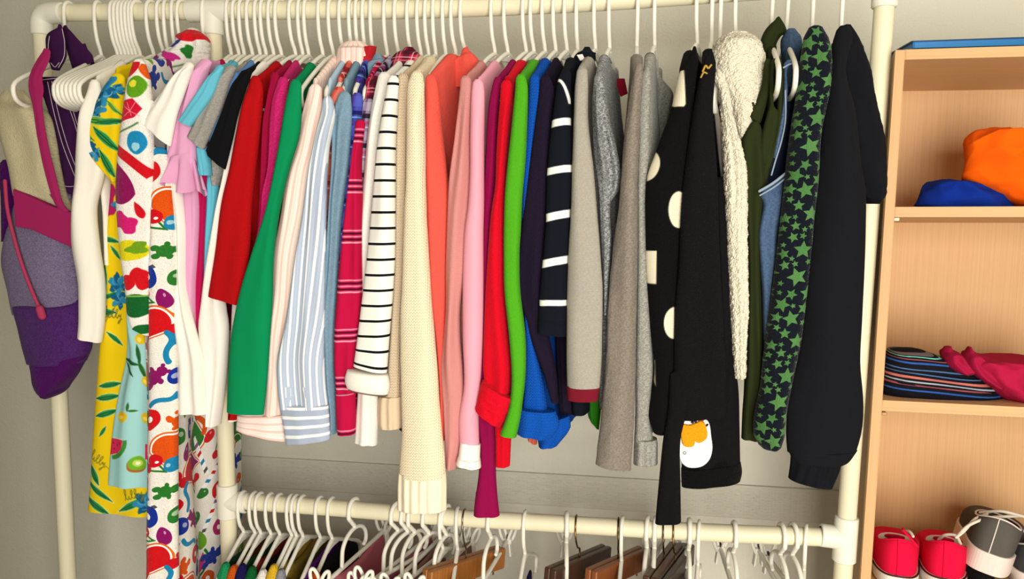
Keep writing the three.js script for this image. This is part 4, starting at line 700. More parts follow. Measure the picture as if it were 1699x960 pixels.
{
  const m = fabric('#fff', 'wool', sparkle), t = garment('sweater', 'pale grey sparkling sweater with a scooped neck and ribbed cuff', 'sweater', 1088, [1072, 124], [1070, 720], m, { zf: .135, w0: .01, w1: .02, scoop: .045, neck: .075 });
  sleeve(t, m, [[122, 1066, 1080], [150, 1061, 1080], [200, 1058, 1079], [250, 1057, 1078], [300, 1056, 1072], [347, 1056, 1070], [430, 1056, 1073], [540, 1055, 1079], [611, 1054, 1083], [689, 1054, 1078], [730, 1052, 1084]], .164, { b: .017, fold: .003, k: 1 });
  sleeve(t, fabric('#a9a9a2', 'rib', sparkle), [[727, 1053, 1090], [735, 1052, 1091], [768, 1051, 1091]], .166, { name: 'cuff', b: .018, topThin: false, squareTop: true, fold: .001 });
  sleeve(t, m, [[112, 1082, 1088], [130, 1084, 1098], [152, 1084, 1116], [170, 1082, 1116], [230, 1078, 1104], [290, 1074, 1084]], .02, { name: 'neckline', b: .012 });
  settle(t);
}
{ // black sweater with cream spots
  const m = fabric('#0b0b0d', 'fine'), t = garment('sweater', 'black sweater with big cream spots', 'sweater', 1160, [1132, 122], [1110, 715], m, { zf: .14, w0: .012, w1: .02, short: 'black sweater with cream spots' });
  printed(t, 'sleeve', [[84, 1148, 1156], [100, 1138, 1159], [124, 1126, 1156], [183, 1113, 1150], [227, 1097, 1148], [250, 1089, 1146], [297, 1073, 1142], [380, 1072, 1138], [447, 1072, 1132], [547, 1080, 1128], [611, 1086, 1126], [660, 1080, 1124], [690, 1076, 1122], [716, 1084, 1112]], .172, { b: .019, fold: .003, k: 1 }, 700, (c) => {
    c.fillStyle = '#0b0b0d'; c.fillRect(1000, 0, 300, 900); c.fillStyle = '#e6dfc6';
    const P = (a) => { c.beginPath(); a.forEach((q) => c.lineTo(...q)); c.fill(); };
    P([[1127, 125], [1134, 125], [1136, 180], [1133, 184], [1118, 183], [1113, 180], [1122, 142]]);
    c.beginPath(); c.ellipse(1075, 276, 19, 26, .35, 0, tau); c.fill(); c.beginPath(); c.ellipse(1125, 348, 17, 30, 0, Math.PI / 2 - .5, Math.PI * 1.5 + .5); c.fill(); c.fillRect(1119, 324, 12, 50);
    P([[1066, 416], [1089, 415], [1088, 470], [1066, 470]]); c.beginPath(); c.ellipse(1118, 535, 18, 27, 0, Math.PI / 2, Math.PI * 1.5); c.fill(); c.fillStyle = '#b5ae98'; P([[1080, 600], [1086, 600], [1087, 645], [1083, 636]]);
  }, 'fine');
  settle(t);
}
{ // black sweater with the penguin
  const m = fabric('#101012', 'fine'), t = garment('sweater', 'black sweater with a plump white penguin in an orange scarf near the hem', 'sweater', 1184, [1172, 110], [1178, 640], m, { zf: .14, w0: .012, w1: .028, short: 'black penguin sweater' });
  sleeve(t, m, [[90, 1172, 1184], [104, 1166, 1188], [183, 1150, 1183], [283, 1136, 1190], [347, 1130, 1192], [440, 1126, 1195], [513, 1120, 1199], [600, 1118, 1203], [660, 1118, 1206], [1124, 694, 1206, 690]], .19, { b: .016, fold: .003, k: 1 });
  sleeve(t, m, [[620, 1112, 1150], [680, 1108, 1140], [730, 1100, 1129], [800, 1093, 1129], [1087, 867, 1130, 864]], .196, { b: .015, fold: .002, k: 1 });
  sleeve(t, m, [[300, 1184, 1202], [420, 1186, 1208], [513, 1190, 1211], [580, 1190, 1216], [642, 1160, 1225], [700, 1132, 1227], [758, 1131, 1228], [782, 1131, 1229]], .165, { name: 'front', b: .02, fold: .003 });
  sleeve(t, fabric('#0b0b0d', 'fleece'), [[1130, 776, 1229, 766], [1130, 790, 1231, 782], [1131, 806, 1228, 797]], .166, { name: 'hem_band', b: .022, fold: .001, topThin: false, squareTop: true, edge: .001 });
  mesh('gold_trim', mergeGeometries([line([[1166, 118], [1171, 109], [1175, 113], [1180, 108]], .2, .0016, 30), line([[1163, 128], [1168, 120], [1173, 122]], .2, .0014, 20)]), fabric('#b08d3c', 'woven'), t);
  const zp = .186, pg = mesh('penguin_patch', slab([[1129, 706], [1138, 698], [1158, 694], [1172, 700], [1176, 722], [1178, 742], [1174, 758], [1164, 768], [1150, 771], [1138, 768], [1130, 756], [1128, 730]], zp, .004, .0035, true), fabric('#eef0f0', 'fleece'), t);
  mesh('scarf', slab([[1130, 704], [1146, 706], [1164, 700], [1170, 712], [1170, 724], [1160, 731], [1152, 728], [1148, 737], [1136, 736], [1132, 722]], zp + .007, .003, .0025, true), fabric('#e89a16', 'fleece'), pg);
  const eye = [[1149, 700], [1154, 698.5]].map(([x, y]) => { const g = new THREE.SphereGeometry(.0024, 12, 8), p = W(x, y, zp + .01); g.translate(p.x, p.y, p.z); return g; });
  eye.forEach((g) => mesh('eye', g, plastic('#08080a', .2), pg));
  { const g = new THREE.TorusGeometry(.0022, .0008, 8, 16), p = W(1136, 751, zp + .008); g.translate(p.x, p.y, p.z); mesh('button', g, plastic('#8f9294'), pg); }
  mesh('flipper', line([[1168, 709], [1174, 704]], zp + .008, .0016, 8), fabric('#0b0b0d', 'fleece'), pg);
  mesh('beak', line([[1160, 697], [1166, 697]], zp + .009, .0018, 8), fabric('#d8642a', 'fleece'), pg);
  settle(t);
}
{ // white sherpa jacket
  const m = fabric('#e2dcc8', 'fleece'), t = garment('sherpa_jacket', 'fluffy cream sherpa jacket with a big hood', 'jacket', 1225, [1198, 130], [1222, 620], m, { zf: .13, w0: .012, w1: .016 });
  sleeve(t, m, [[56, 1206, 1240], [66, 1192, 1256], [84, 1184, 1264], [110, 1180, 1270], [140, 1184, 1270], [168, 1196, 1265], [195, 1206, 1254], [215, 1212, 1245], [232, 1216, 1236]], .09, { name: 'hood', b: .05, fold: .006, k: .8, curl: .0026, n: 210, m: 170, dome: .5, closed: true });
  sleeve(t, m, [[126, 1185, 1198], [150, 1193, 1208], [200, 1198, 1216], [240, 1200, 1228], [280, 1202, 1237], [330, 1204, 1238], [380, 1206, 1238], [450, 1210, 1239], [513, 1213, 1240], [570, 1215, 1237], [625, 1219, 1235]], .172, { name: 'front_edge', b: .02, fold: .003, curl: .0024, n: 110, m: 330 });
  sleeve(t, fabric('#cfc8bd', 'woven'), [[184, 1184, 1192], [220, 1188, 1198], [260, 1192, 1202], [300, 1196, 1206]], .13, { name: 'lining', b: .01 });
  settle(t);
  const g = tube([W(1191, 137, .152), W(1185, 150, .156), W(1184, 166, .156), W(1187, 184, .15)], .0052, 20); const h = mesh('hanger_tip', g, WHITE, null);
  h.name = numbered('clothes_hanger'); h.userData = { label: 'white hanger end poking out of the fluffy cream jacket', category: 'hanger' }; scene.add(h); settle(h);
}
{ // olive vest
  const m = fabric('#262d14', 'woven'), t = thing('vest', 'olive green sleeveless cotton jacket with a stand collar', 'vest'), hk = onTop(1283, [1289, 140], 'thick white hanger filling the armhole of the olive sleeveless jacket', wideHanger);
  mesh('body', bodyCloth(hk, [1280, 118], [1250, 720], { zf: .1, w0: .01, w1: .014 }), m, t);
  sleeve(t, m, [[1286, 33, 1294, 29], [1275, 43, 1303, 45], [1267, 54, 1305, 54], [1262, 68, 1296, 60], [1262, 84, 1288, 74], [1266, 104, 1286, 96], [1268, 116, 1284, 112]], .06, { name: 'collar', b: .016, fold: .002, dome: .4 });
  sleeve(t, m, [[104, 1268, 1280], [140, 1264, 1279], [170, 1254, 1272], [192, 1243, 1266], [204, 1254, 1262]], .14, { name: 'lapel', b: .006, fold: .002 });
  sleeve(t, m, [[104, 1278, 1298], [114, 1278, 1284], [150, 1276, 1284], [176, 1276, 1284], [190, 1272, 1296], [230, 1262, 1290], [267, 1258, 1282], [300, 1250, 1272]], .15, { name: 'placket', b: .008, fold: .002, thin: .8 });
  sleeve(t, m, [[104, 1288, 1298], [130, 1292, 1300], [170, 1290, 1298], [230, 1284, 1294], [280, 1262, 1278]], .152, { name: 'armhole_edge', b: .007, fold: .001 });
  sleeve(t, m, [[208, 1244, 1262], [232, 1230, 1268], [300, 1232, 1274], [330, 1234, 1268], [380, 1238, 1262], [450, 1240, 1262], [513, 1240, 1264], [600, 1238, 1266], [680, 1232, 1264], [1230, 726, 1262, 728]], .145, { name: 'front', b: .018, fold: .006, k: 1.6 });
  settle(t);
}
{ // denim vest
  const m = fabric('#fff', 'woven', denimMap), seam = fabric('#8fa0b4', 'woven'), t = thing('vest', 'faded blue denim vest with pale stitched seams', 'vest'), hk = onTop(1309, [1317, 140], 'white hanger showing through the armhole of the denim vest', wideHanger);
  mesh('body', bodyCloth(hk, [1312, 112], [1275, 590], { zf: .1, w0: .01, w1: .014 }), m, t);
  sleeve(t, m, [[54, 1302, 1324], [66, 1296, 1330], [84, 1296, 1330], [104, 1300, 1326], [112, 1302, 1324]], .06, { name: 'collar', b: .022, fold: .003 });
  sleeve(t, m, [[106, 1300, 1326], [112, 1300, 1308], [150, 1300, 1307], [190, 1296, 1304], [230, 1288, 1297], [262, 1282, 1290]], .155, { name: 'armhole_edge', b: .006, fold: .001, thin: .8 });
  sleeve(t, m, [[108, 1320, 1328], [150, 1322, 1329], [200, 1313, 1321], [250, 1306, 1312], [290, 1302, 1309]], .15, { name: 'armhole_edge', b: .006, fold: .001 });
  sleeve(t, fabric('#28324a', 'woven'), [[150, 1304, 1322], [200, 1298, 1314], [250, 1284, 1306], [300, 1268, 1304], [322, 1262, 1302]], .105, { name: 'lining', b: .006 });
  sleeve(t, m, [[1260, 317, 1303, 288], [1261, 326, 1302, 312], [1266, 340, 1300, 340], [1258, 385, 1291, 390], [1260, 430, 1288, 430], [1264, 480, 1280, 480], [1266, 545, 1274, 545], [1268, 590, 1272, 590]], .155, { name: 'front', b: .014, fold: .004, k: 1.4, squareTop: true });
  mesh('seam', line([[1260, 317], [1282, 304], [1303, 288]], .171, .0022), seam, t);
  mesh('seam', line([[1261, 324], [1283, 311], [1303, 296]], .171, .0013), seam, t);
  mesh('seam', line([[1303, 150], [1303, 200], [1296, 236], [1288, 262], [1280, 290]], .163, .0013), seam, t);
  mesh('seam', line([[1300, 112], [1313, 106], [1326, 112], [1327, 130]], .164, .0014), seam, t);
  settle(t);
}
{ // star fleece
  const m = fabric('#fff', 'fleece', stars), t = garment('fleece_jacket', 'navy fleece jacket covered in green stars', 'jacket', 1353, [1346, 70], [1300, 690], m, { zf: .13, w0: .016, w1: .022 });
  sleeve(t, m, [[46, 1342, 1364], [56, 1335, 1372], [83, 1330, 1379], [117, 1326, 1380], [150, 1322, 1378], [217, 1312, 1362], [300, 1302, 1357], [363, 1295, 1350], [397, 1291, 1348], [480, 1281, 1340], [563, 1270, 1330], [600, 1265, 1321], [642, 1261, 1312], [690, 1251, 1303], [715, 1250, 1302], [726, 1252, 1300], [736, 1258, 1296]], .18, { b: .03, fold: .004, k: .9, dome: .4, closed: true });
  settle(t);
}
{ // black hoodie
  const m = fabric('#121318', 'jersey'), t = garment('hoodie', 'large black hooded sweatshirt with a ribbed cuff, last on the right', 'hoodie', 1402, [1396, 70], [1360, 640], m, { zf: .13, w0: .016, w1: .03 });
  sleeve(t, m, [[50, 1388, 1412], [60, 1384, 1416], [83, 1380, 1408], [123, 1374, 1402], [183, 1366, 1418], [283, 1356, 1430], [313, 1353, 1436], [380, 1347, 1436], [447, 1340, 1434], [530, 1332, 1430], [600, 1321, 1427], [658, 1306, 1432], [690, 1305, 1432], [720, 1304, 1428], [1306, 748, 1419, 750]], .19, { b: .026, fold: .004, k: 1 });
  sleeve(t, m, [[1306, 744, 1422, 746], [1311, 754, 1408, 764], [1313, 762, 1396, 770]], .19, { name: 'sleeve_end', b: .026, fold: .002, topThin: false, squareTop: true });
  sleeve(t, fabric('#101116', 'rib'), [[1312, 752, 1397, 766], [1311, 770, 1392, 782], [1308, 792, 1381, 808]], .19, { name: 'cuff', b: .022, fold: .001, topThin: false, squareTop: true });
  sleeve(t, m, [[48, 1396, 1415], [57, 1390, 1421], [90, 1388, 1434], [117, 1392, 1444], [167, 1398, 1452], [233, 1402, 1467], [290, 1405, 1470], [322, 1426, 1468], [332, 1436, 1460]], .11, { b: .03, fold: .006, k: 1.2, rough: .001, closed: true });
  settle(t);
}
// hangers between the garments that carry nothing one can see
for (const [px, tx, l] of [[266, 244, 'white hanger right of the teal pyjama top, its hook close to another'], [279, 258, 'white hanger just left of the robe hood'], [545, 503, 'white hanger showing between the green top and the pink-striped blouse'], [735, 703, 'white hanger right of the chunky cream sweater'], [752, 698, 'white hanger behind the neck of the coral cardigan'], [1198, 1190, 'white hanger squeezed between the penguin sweater and the sherpa jacket']]) onTop(px, [tx, 150], l, narrowHanger);
// hems that show below the sleeves
{
  const f = (name, label, category, rows, z, m) => { const t = thing(name, label, category); sleeve(t, m, rows, z, { name: 'hem', b: .014 }); settle(t); };
  f('blouse', 'dark floral blouse whose pointed hem shows below the beige cuff', 'blouse', [[560, 640, 690], [640, 640, 694], [700, 642, 694], [664, 706, 692, 732]], .08, fabric('#fff', 'woven', purplePlaid));
  f('t_shirt', 'green tee showing as a small hem below the burgundy cuff', 'shirt', [[600, 975, 998], [670, 973, 998], [976, 690, 994, 712]], .09, fabric('#2f7f1c', 'jersey'));
  f('t_shirt', 'orange-pink tee showing as a small hem under the blue sweater', 'shirt', [[600, 876, 896], [690, 874, 896], [876, 728, 891, 736]], .09, fabric('#c8614e', 'jersey'));
}
// ------------------------------------------------------------------ lower rail
const onLow = (px, tip, label, group) => hang(lowHanger, .066, px, lowY, 842, tip, label, group);
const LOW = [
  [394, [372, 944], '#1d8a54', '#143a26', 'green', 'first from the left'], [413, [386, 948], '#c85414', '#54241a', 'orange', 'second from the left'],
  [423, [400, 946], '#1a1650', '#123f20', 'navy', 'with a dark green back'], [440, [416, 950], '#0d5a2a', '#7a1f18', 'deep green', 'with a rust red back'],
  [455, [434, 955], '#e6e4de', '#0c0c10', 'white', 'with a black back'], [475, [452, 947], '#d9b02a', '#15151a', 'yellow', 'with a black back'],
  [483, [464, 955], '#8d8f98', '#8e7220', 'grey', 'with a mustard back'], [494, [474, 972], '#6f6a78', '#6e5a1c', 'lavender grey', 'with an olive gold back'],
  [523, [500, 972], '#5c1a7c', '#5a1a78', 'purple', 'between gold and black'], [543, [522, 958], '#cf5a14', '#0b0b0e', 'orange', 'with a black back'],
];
for (const [px, tip, c, back, word, where] of LOW) {
  const neck = onLow(px, undefined, `white hanger on the lower rail carrying the ${word} sweater ${where}`);
  const t = thing('sweater', `${word} sweater on the lower rail, ${where}`, 'sweater');
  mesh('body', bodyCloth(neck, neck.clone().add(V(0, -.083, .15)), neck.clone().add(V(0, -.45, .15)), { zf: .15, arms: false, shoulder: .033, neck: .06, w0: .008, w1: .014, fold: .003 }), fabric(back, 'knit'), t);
  mesh('sleeve', cloth([[tip[1] - 6, tip[0] - 4, tip[0] + 8], [tip[1] + 6, tip[0] - 9, tip[0] + 10], [tip[1] + 40, tip[0] - 14, tip[0] + 10], [1080, tip[0] - 20, tip[0] + 6], [1200, tip[0] - 20, tip[0] + 6]], .098, { b: .022, fold: .003, m: 24 }), fabric(c, 'knit'), t);
  settle(t);
}
// plastic hangers with clips
function clipHangerParts() {
  const t = new THREE.Group(), h = .062, R = .0205, r = .0044;
  const hook = [V(0, h - .04, -R - .001)];
  for (let i = 0; i < 9; i++) { const q = Math.PI * (1 - i / 8); hook.push(V(0, h - .021 + (R + .0005) * Math.sin(q), (R + .0005) * Math.cos(q))); }
  hook.push(V(0, h - .034, R + .0005), V(0, h * .36, R * .75), V(0, h * .2, R * .3), V(0, h * .1, 0), V(0, 0, 0));
  mesh('hook', tube(hook, r, 44, 10), WHITE, t);
  const arch = []; for (let i = 0; i <= 12; i++) { const a = Math.PI * i / 12; arch.push(V(0, -.036 + .036 * Math.sin(a), .05 * Math.cos(a))); }
  arch.unshift(V(0, -.06, .052)); arch.push(V(0, -.045, -.048), V(0, -.05, -.04));
  mesh('arch', tube(arch, .0042, 50, 10), WHITE, t);
  mesh('bar', tube([V(0, -.06, .15), V(0, -.062, .05), V(0, -.062, -.05), V(0, -.06, -.15)], .0045, 20, 10), WHITE, t);
  for (const s of [1, -1]) {
    const c = new THREE.Group(); c.name = 'clip';
    const oval = (lean) => { const p = []; for (let i = 0; i <= 20; i++) { const a = tau * i / 20; p.push(V(.0075 * Math.sin(a), .021 * Math.cos(a) + .004, 0)); } const g = new THREE.TubeGeometry(new THREE.CatmullRomCurve3(p.slice(0, 20), true), 36, .0036, 8, true); g.rotateY(1.0); g.rotateZ(lean); return g; };
    const jaw = (lean) => { const g = new RoundedBoxGeometry(.004, .03, .016, 2, .0015); g.translate(0, -.03, 0); g.rotateZ(-lean * .3); return g; };
    const body = mergeGeometries([oval(.32), oval(-.32)].map((g, i) => g.translate(i ? .009 : -.009, 0, 0)).concat([jaw(.3).translate(-.004, 0, 0), jaw(-.3).translate(.004, 0, 0), new RoundedBoxGeometry(.02, .012, .014, 2, .003).translate(0, -.012, 0)].map((g) => g.index ? g : g)).map((g) => g.index ? g.toNonIndexed() : g));
    body.translate(0, -.05, s * .135);
    const cl = mesh('clip', body, WHITE, t);
    mesh('spring', new THREE.TorusGeometry(.0045, .0016, 6, 14).rotateY(Math.PI / 2).translate(0, -.054, s * .135), new THREE.MeshStandardMaterial({ color: '#2a2c33', roughness: .4, metalness: .8 }), cl);
  }
  return shade(t);
}
const clipHanger = clipHangerParts();
function clipAt(px, turn, label, tilt = 0) {
  const x = W(px, 855, .0215).x, o = clipHanger.clone(true); o.name = numbered('clip_hanger'); o.position.set(x, lowY(x) - .062 + .041 - .0205 + PIPE, 0);
  o.position.y = lowY(x) - .041 + .001; o.rotation.set(tilt, turn, 0, 'YXZ'); o.userData = { label, category: 'hanger' }; scene.add(o); return o.position;
}
const clipSpots = [[581, -.15, 'white clip hanger first right of the small sweaters on the lower rail'], [654, -.3, 'white clip hanger left of the cream sweater cuff'], [670, -.35, 'white clip hanger hooked just under the left of the cream cuff'], [682, -.25, 'white clip hanger hooked under the middle of the cream cuff'], [706, -.3, 'white clip hanger hooked under the right of the cream cuff'], [735, -.2, 'white clip hanger between two white tubular hangers left of the light oak bar'], [811, -.1, 'white clip hanger in front of the light oak trouser bar'], [939, .1, 'white clip hanger behind the dark walnut trouser bar'], [1075, -.1, 'white clip hanger left of the two dark trouser bars'], [1088, -.05, 'white clip hanger against the hem of the black sleeve'], [1146, 0, 'white clip hanger first right of the dark trouser bars'], [1222, .05, 'white clip hanger alone in the wide gap right of the dark bars'], [1302, .12, 'white clip hanger third from the right end of the lower rail'], [1323, .15, 'white clip hanger second from the right end of the lower rail']];
for (const [px, turn, l] of clipSpots) clipAt(px, turn, l, ((px * 7) % 5 - 2) * .03);
for (const [px, tip, l] of [[730, [690, 985], 'white tubular hanger left of the light oak bar on the lower rail'], [755, [742, 985], 'white tubular hanger beside the thin metal hook of the light oak bar'], [869, [848, 985], 'white tubular hanger standing alone on the lower rail right of the raspberry sleeve'], [1033, [1020, 985], 'white tubular hanger across the brown trouser bar'], [1163, [1150, 985], 'white tubular hanger right of the dark trouser bars'], [1344, [1330, 985], 'white tubular hanger at the right end of the lower rail']]) onLow(px, tip, l);
// wooden trouser hangers: two bars clamped together under a wire hook
function trouserBar(hookPx, front, back, z0, z1, wood, grain, label, wire) {
  const t = thing('trouser_hanger', label, 'hanger'), a = W(front[0], front[1], z0), b = W(back[0], back[1], z1), d = b.clone().sub(a), L = d.length(), q = new THREE.Quaternion();
  const zAxis = d.clone().normalize().negate(), xAxis = V(0, 1, 0).cross(zAxis).normalize(), yAxis = zAxis.clone().cross(xAxis);
  const M = new THREE.Matrix4().makeBasis(xAxis, yAxis, zAxis).setPosition(a.clone().lerp(b, .5));
  const m = new THREE.MeshPhysicalMaterial({ map: woodMap(wood, grain, hookPx), roughness: .42, clearcoat: .25, clearcoatRoughness: .4 });
  for (const s of [-1, 1]) { const g = new RoundedBoxGeometry(.0135, .044, L, 3, .004); g.translate(s * .0072, -.016, 0); g.applyMatrix4(M); const uv = g.attributes.uv; mesh('clamp_bar', g, m, t); }
  const steel = new THREE.MeshStandardMaterial({ color: wire, roughness: .25, metalness: 1 }), x = W(hookPx, 860, .02).x, y = lowY(x), foot = a.clone().lerp(b, .5).add(V(0, .004, 0)), hk = [];
  for (let i = 0; i <= 9; i++) { const an = Math.PI * (1.15 - i / 9 * 1.2); hk.push(V(x, y + .0195 * Math.sin(an) - .001, .0195 * Math.cos(an))); }
  hk.push(V(x + .001, y - .02, .02), V(lerp(x, foot.x, .6), lerp(y - .02, foot.y, .5), lerp(.014, foot.z, .5)), V(foot.x, lerp(y, foot.y, .75), foot.z), foot);
  mesh('wire_hook', tube(hk, .0018, 50, 8), steel, t);
  for (const e of [.12, .88]) { const p = a.clone().lerp(b, e); mesh('steel_pin', tube([p.clone().add(V(0, -.026, 0)), p.clone().add(V(0, -.05, 0))], .0016, 6, 8), steel, t); }
  settle(t);
}
trouserBar(767, [708, 950], [832, 910], .085, -.09, '#a8692c', '#5f3510', 'light oak wooden trouser hanger with a thin steel hook', '#8c8478');
trouserBar(955, [912, 948], [1006, 908], .07, -.1, '#4a2c1c', '#21110a', 'dark walnut wooden trouser hanger with a brass hook', '#8a6a34');
trouserBar(1026, [980, 950], [1067, 911], .065, -.1, '#8e4f24', '#4d260e', 'reddish brown wooden trouser hanger between the walnut one and the black sleeve', '#6a5a40');
trouserBar(1101, [1078, 962], [1122, 903], .09, -.1, '#54301e', '#24120a', 'dark wooden trouser hanger under the black sleeve end, left of its twin', '#6a5a40');
trouserBar(1118, [1096, 966], [1142, 905], .09, -.12, '#3e2a22', '#1c110c', 'dark wooden trouser hanger under the black sleeve end, right of its twin', '#8a6a34');
const kind2 = (name) => name === 'skirt';
// skirts and trousers clipped below
for (const [px, y, c, kind, name, label] of [[581, 992, '#b0606e', 'woven', 'skirt', 'rose skirt on the leftmost clip hanger of the lower rail'], [654, 994, '#c26e84', 'woven', 'skirt', 'dusty pink skirt clipped below the cream sweater cuff'], [682, 996, '#9a7468', 'woven', 'skirt', 'brownish pink skirt clipped behind the dusty pink one'], [735, 996, '#8f6a60', 'woven', 'skirt', 'mauve brown skirt clipped left of the oak trouser hanger'], [767, 990, '#8c1018', 'woven', 'trousers', 'dark red trousers under the light oak bar'], [869, 996, '#1d1440', 'jersey', 'leggings', 'dark indigo leggings left of the lone tubular hanger'], [955, 1004, '#181316', 'woven', 'trousers', 'black trousers under the dark walnut bar'], [1026, 1002, '#1c2a38', 'woven', 'trousers', 'slate blue trousers under the reddish brown bar'], [1101, 1006, '#201a18', 'woven', 'trousers', 'charcoal trousers under the dark wooden bars'], [1146, 1006, '#2a2a22', 'woven', 'skirt', 'olive black skirt on the clip hanger right of the dark bars']]) {
  const x = W(px, 855, .0215).x, clipped = kind2(name), top = lowY(x) - (clipped ? .108 : .15), zf = clipped ? .13 : .1, turn = clipped ? Math.tan(clipSpots.find((s) => s[0] === px)?.[1] ?? 0) * zf : 0, t = thing(name, label, 'clothes');
  const n = V(x, top + .03, 0); mesh('cloth', bodyCloth(n, V(x + turn, top, zf), V(x + turn, top - .4, zf), { zf, arms: false, w0: .006, w1: .012, neck: .07, fold: .005, k: 6 }), fabric(c, kind), t); settle(t);
}
// ------------------------------------------------------------------ bookcase at the right
const FRONT = .04, DEEP = V(.055, -.017, -.28);
const birch = (seed) => { const m = new THREE.MeshPhysicalMaterial({ map: woodMap('#d1a878', '#a07444', seed, .45), roughness: .5, specularIntensity: .4 }); return m; };
const birchA = birch(3), birchB = birch(9);
// a board from its four front corners (left top, right top, right bottom, left bottom), running back by d, with a small rounded arris
function board(c, d, r = .0012) {
  const [a, b, e, f] = c, P = [], front = [a, b, e, f], mid = a.clone().add(b).add(e).add(f).multiplyScalar(.25);
  const inset = (p, k, s) => p.clone().addScaledVector(mid.clone().sub(p).normalize(), k).addScaledVector(d, s);
  const n = d.length(), rings = [[r * 2, 0], [0, r / n], [0, 1 - r / n], [r * 2, 1]].map(([k, s]) => front.map((p) => inset(p, k, s)));
  const pos = [], uv = [], tri = (...t) => t.forEach((p) => { pos.push(p.x, p.y, p.z); });
  const quad = (p, q, s, t) => { tri(p, q, s, p, s, t); const w = p.distanceTo(q), h = q.distanceTo(s); const U = w > h ? [[0, 0], [0, w], [h, w], [0, 0], [h, w], [h, 0]] : [[0, 0], [w, 0], [w, h], [0, 0], [w, h], [0, h]]; U.forEach((k) => uv.push(k[0] / .25, k[1] / .6)); };
  for (let j = 0; j < 3; j++) for (let i = 0; i < 4; i++) quad(rings[j][i], rings[j][(i + 1) % 4], rings[j + 1][(i + 1) % 4], rings[j + 1][i]);
  quad(rings[0][3], rings[0][2], rings[0][1], rings[0][0]); quad(rings[3][0], rings[3][1], rings[3][2], rings[3][3]);
  const g = new THREE.BufferGeometry(); g.setAttribute('position', new THREE.Float32BufferAttribute(pos, 3)); g.setAttribute('uv', new THREE.Float32BufferAttribute(uv, 2)); g.computeVertexNormals(); return g;
}
const F = (x, y) => W(x, y, FRONT + (x - 1486) * .00014), ground = (p, q) => p.clone().lerp(q, (p.y - .004) / (p.y - q.y));
const shelfTop2 = (x) => 343 - (x - 1484) * .006, shelfTop3 = (x) => 663.3 + (x - 1463) * .05, shelfTop4 = (x) => 972 + (x - 1445) * .066;
{
  const t = thing('bookcase', 'birch veneer bookcase with open shelves right of the clothes rack', 'bookcase'), XR = 1960;
  const lo0 = ground(F(1486, 82), F(1428, 960)), li0 = ground(F(1501, 99), F(1445, 960));
  mesh('side_panel', board([F(1486, 82.5), F(1502, 82.2), li0, lo0], DEEP), birchA, t);
  const ro = F(XR + 18, 68), ri = F(XR, 68), d = lo0.clone().sub(F(1486, 82)).multiplyScalar(1); const rb = ground(F(XR, 92), F(XR - 50, 960)), rb2 = ground(F(XR + 18, 92), F(XR - 32, 960));
  mesh('side_panel', board([ri, ro, rb2, rb], DEEP), birchB, t);
  mesh('top_panel', board([F(1501, 82), F(XR, 68), F(XR, 87), F(1501, 99)], DEEP), birchB, t);
  mesh('shelf', board([F(1484, 343), F(XR, 341), F(XR, 360), F(1483, 360)], DEEP.clone().multiplyScalar(.97)), birchA, t);
  mesh('shelf', board([F(1463, 663.3), F(XR, 688), F(XR, 704), F(1461, 681)], DEEP.clone().multiplyScalar(.97)), birchB, t);
  mesh('shelf', board([F(1443, 972), F(XR, 1005), F(XR, 1023), F(1442, 990)], DEEP.clone().multiplyScalar(.97)), birchA, t);
  const back = [F(1490, 84), F(XR + 4, 76), rb, li0].map((p) => p.clone().addScaledVector(DEEP, .97));
  mesh('back_panel', board(back, DEEP.clone().multiplyScalar(.02), .0005), birchB, t);
  const pin = (x, y, c, n) => { const g = new RoundedBoxGeometry(.009, .006, .012, 2, .002); const p = W(x, y, FRONT - .012); g.translate(p.x, p.y, p.z); mesh('shelf_pin', g, plastic(c), t); };
  pin(1486.5, 363.5, '#e4d8c4'); pin(1466, 685, '#b98f62');
  settle(t);
  const f = thing('folder', 'flat blue box folder lying on top of the bookcase', 'folder');
  mesh('cover', board([W(1515, 70, FRONT - .02), W(1790, 60.5, FRONT - .02), W(1790, 72, FRONT - .02), W(1515, 80, FRONT - .02)], V(0, 0, -.22), .0015), plastic('#2a7cc0', .35), f);
  mesh('lid', board([W(1513, 67.5, FRONT - .018), W(1791, 58, FRONT - .018), W(1791, 60.3, FRONT - .018), W(1513, 69.8, FRONT - .018)], V(0, 0, -.224), .0008), plastic('#173f66', .4), f);
  settle(f);
}
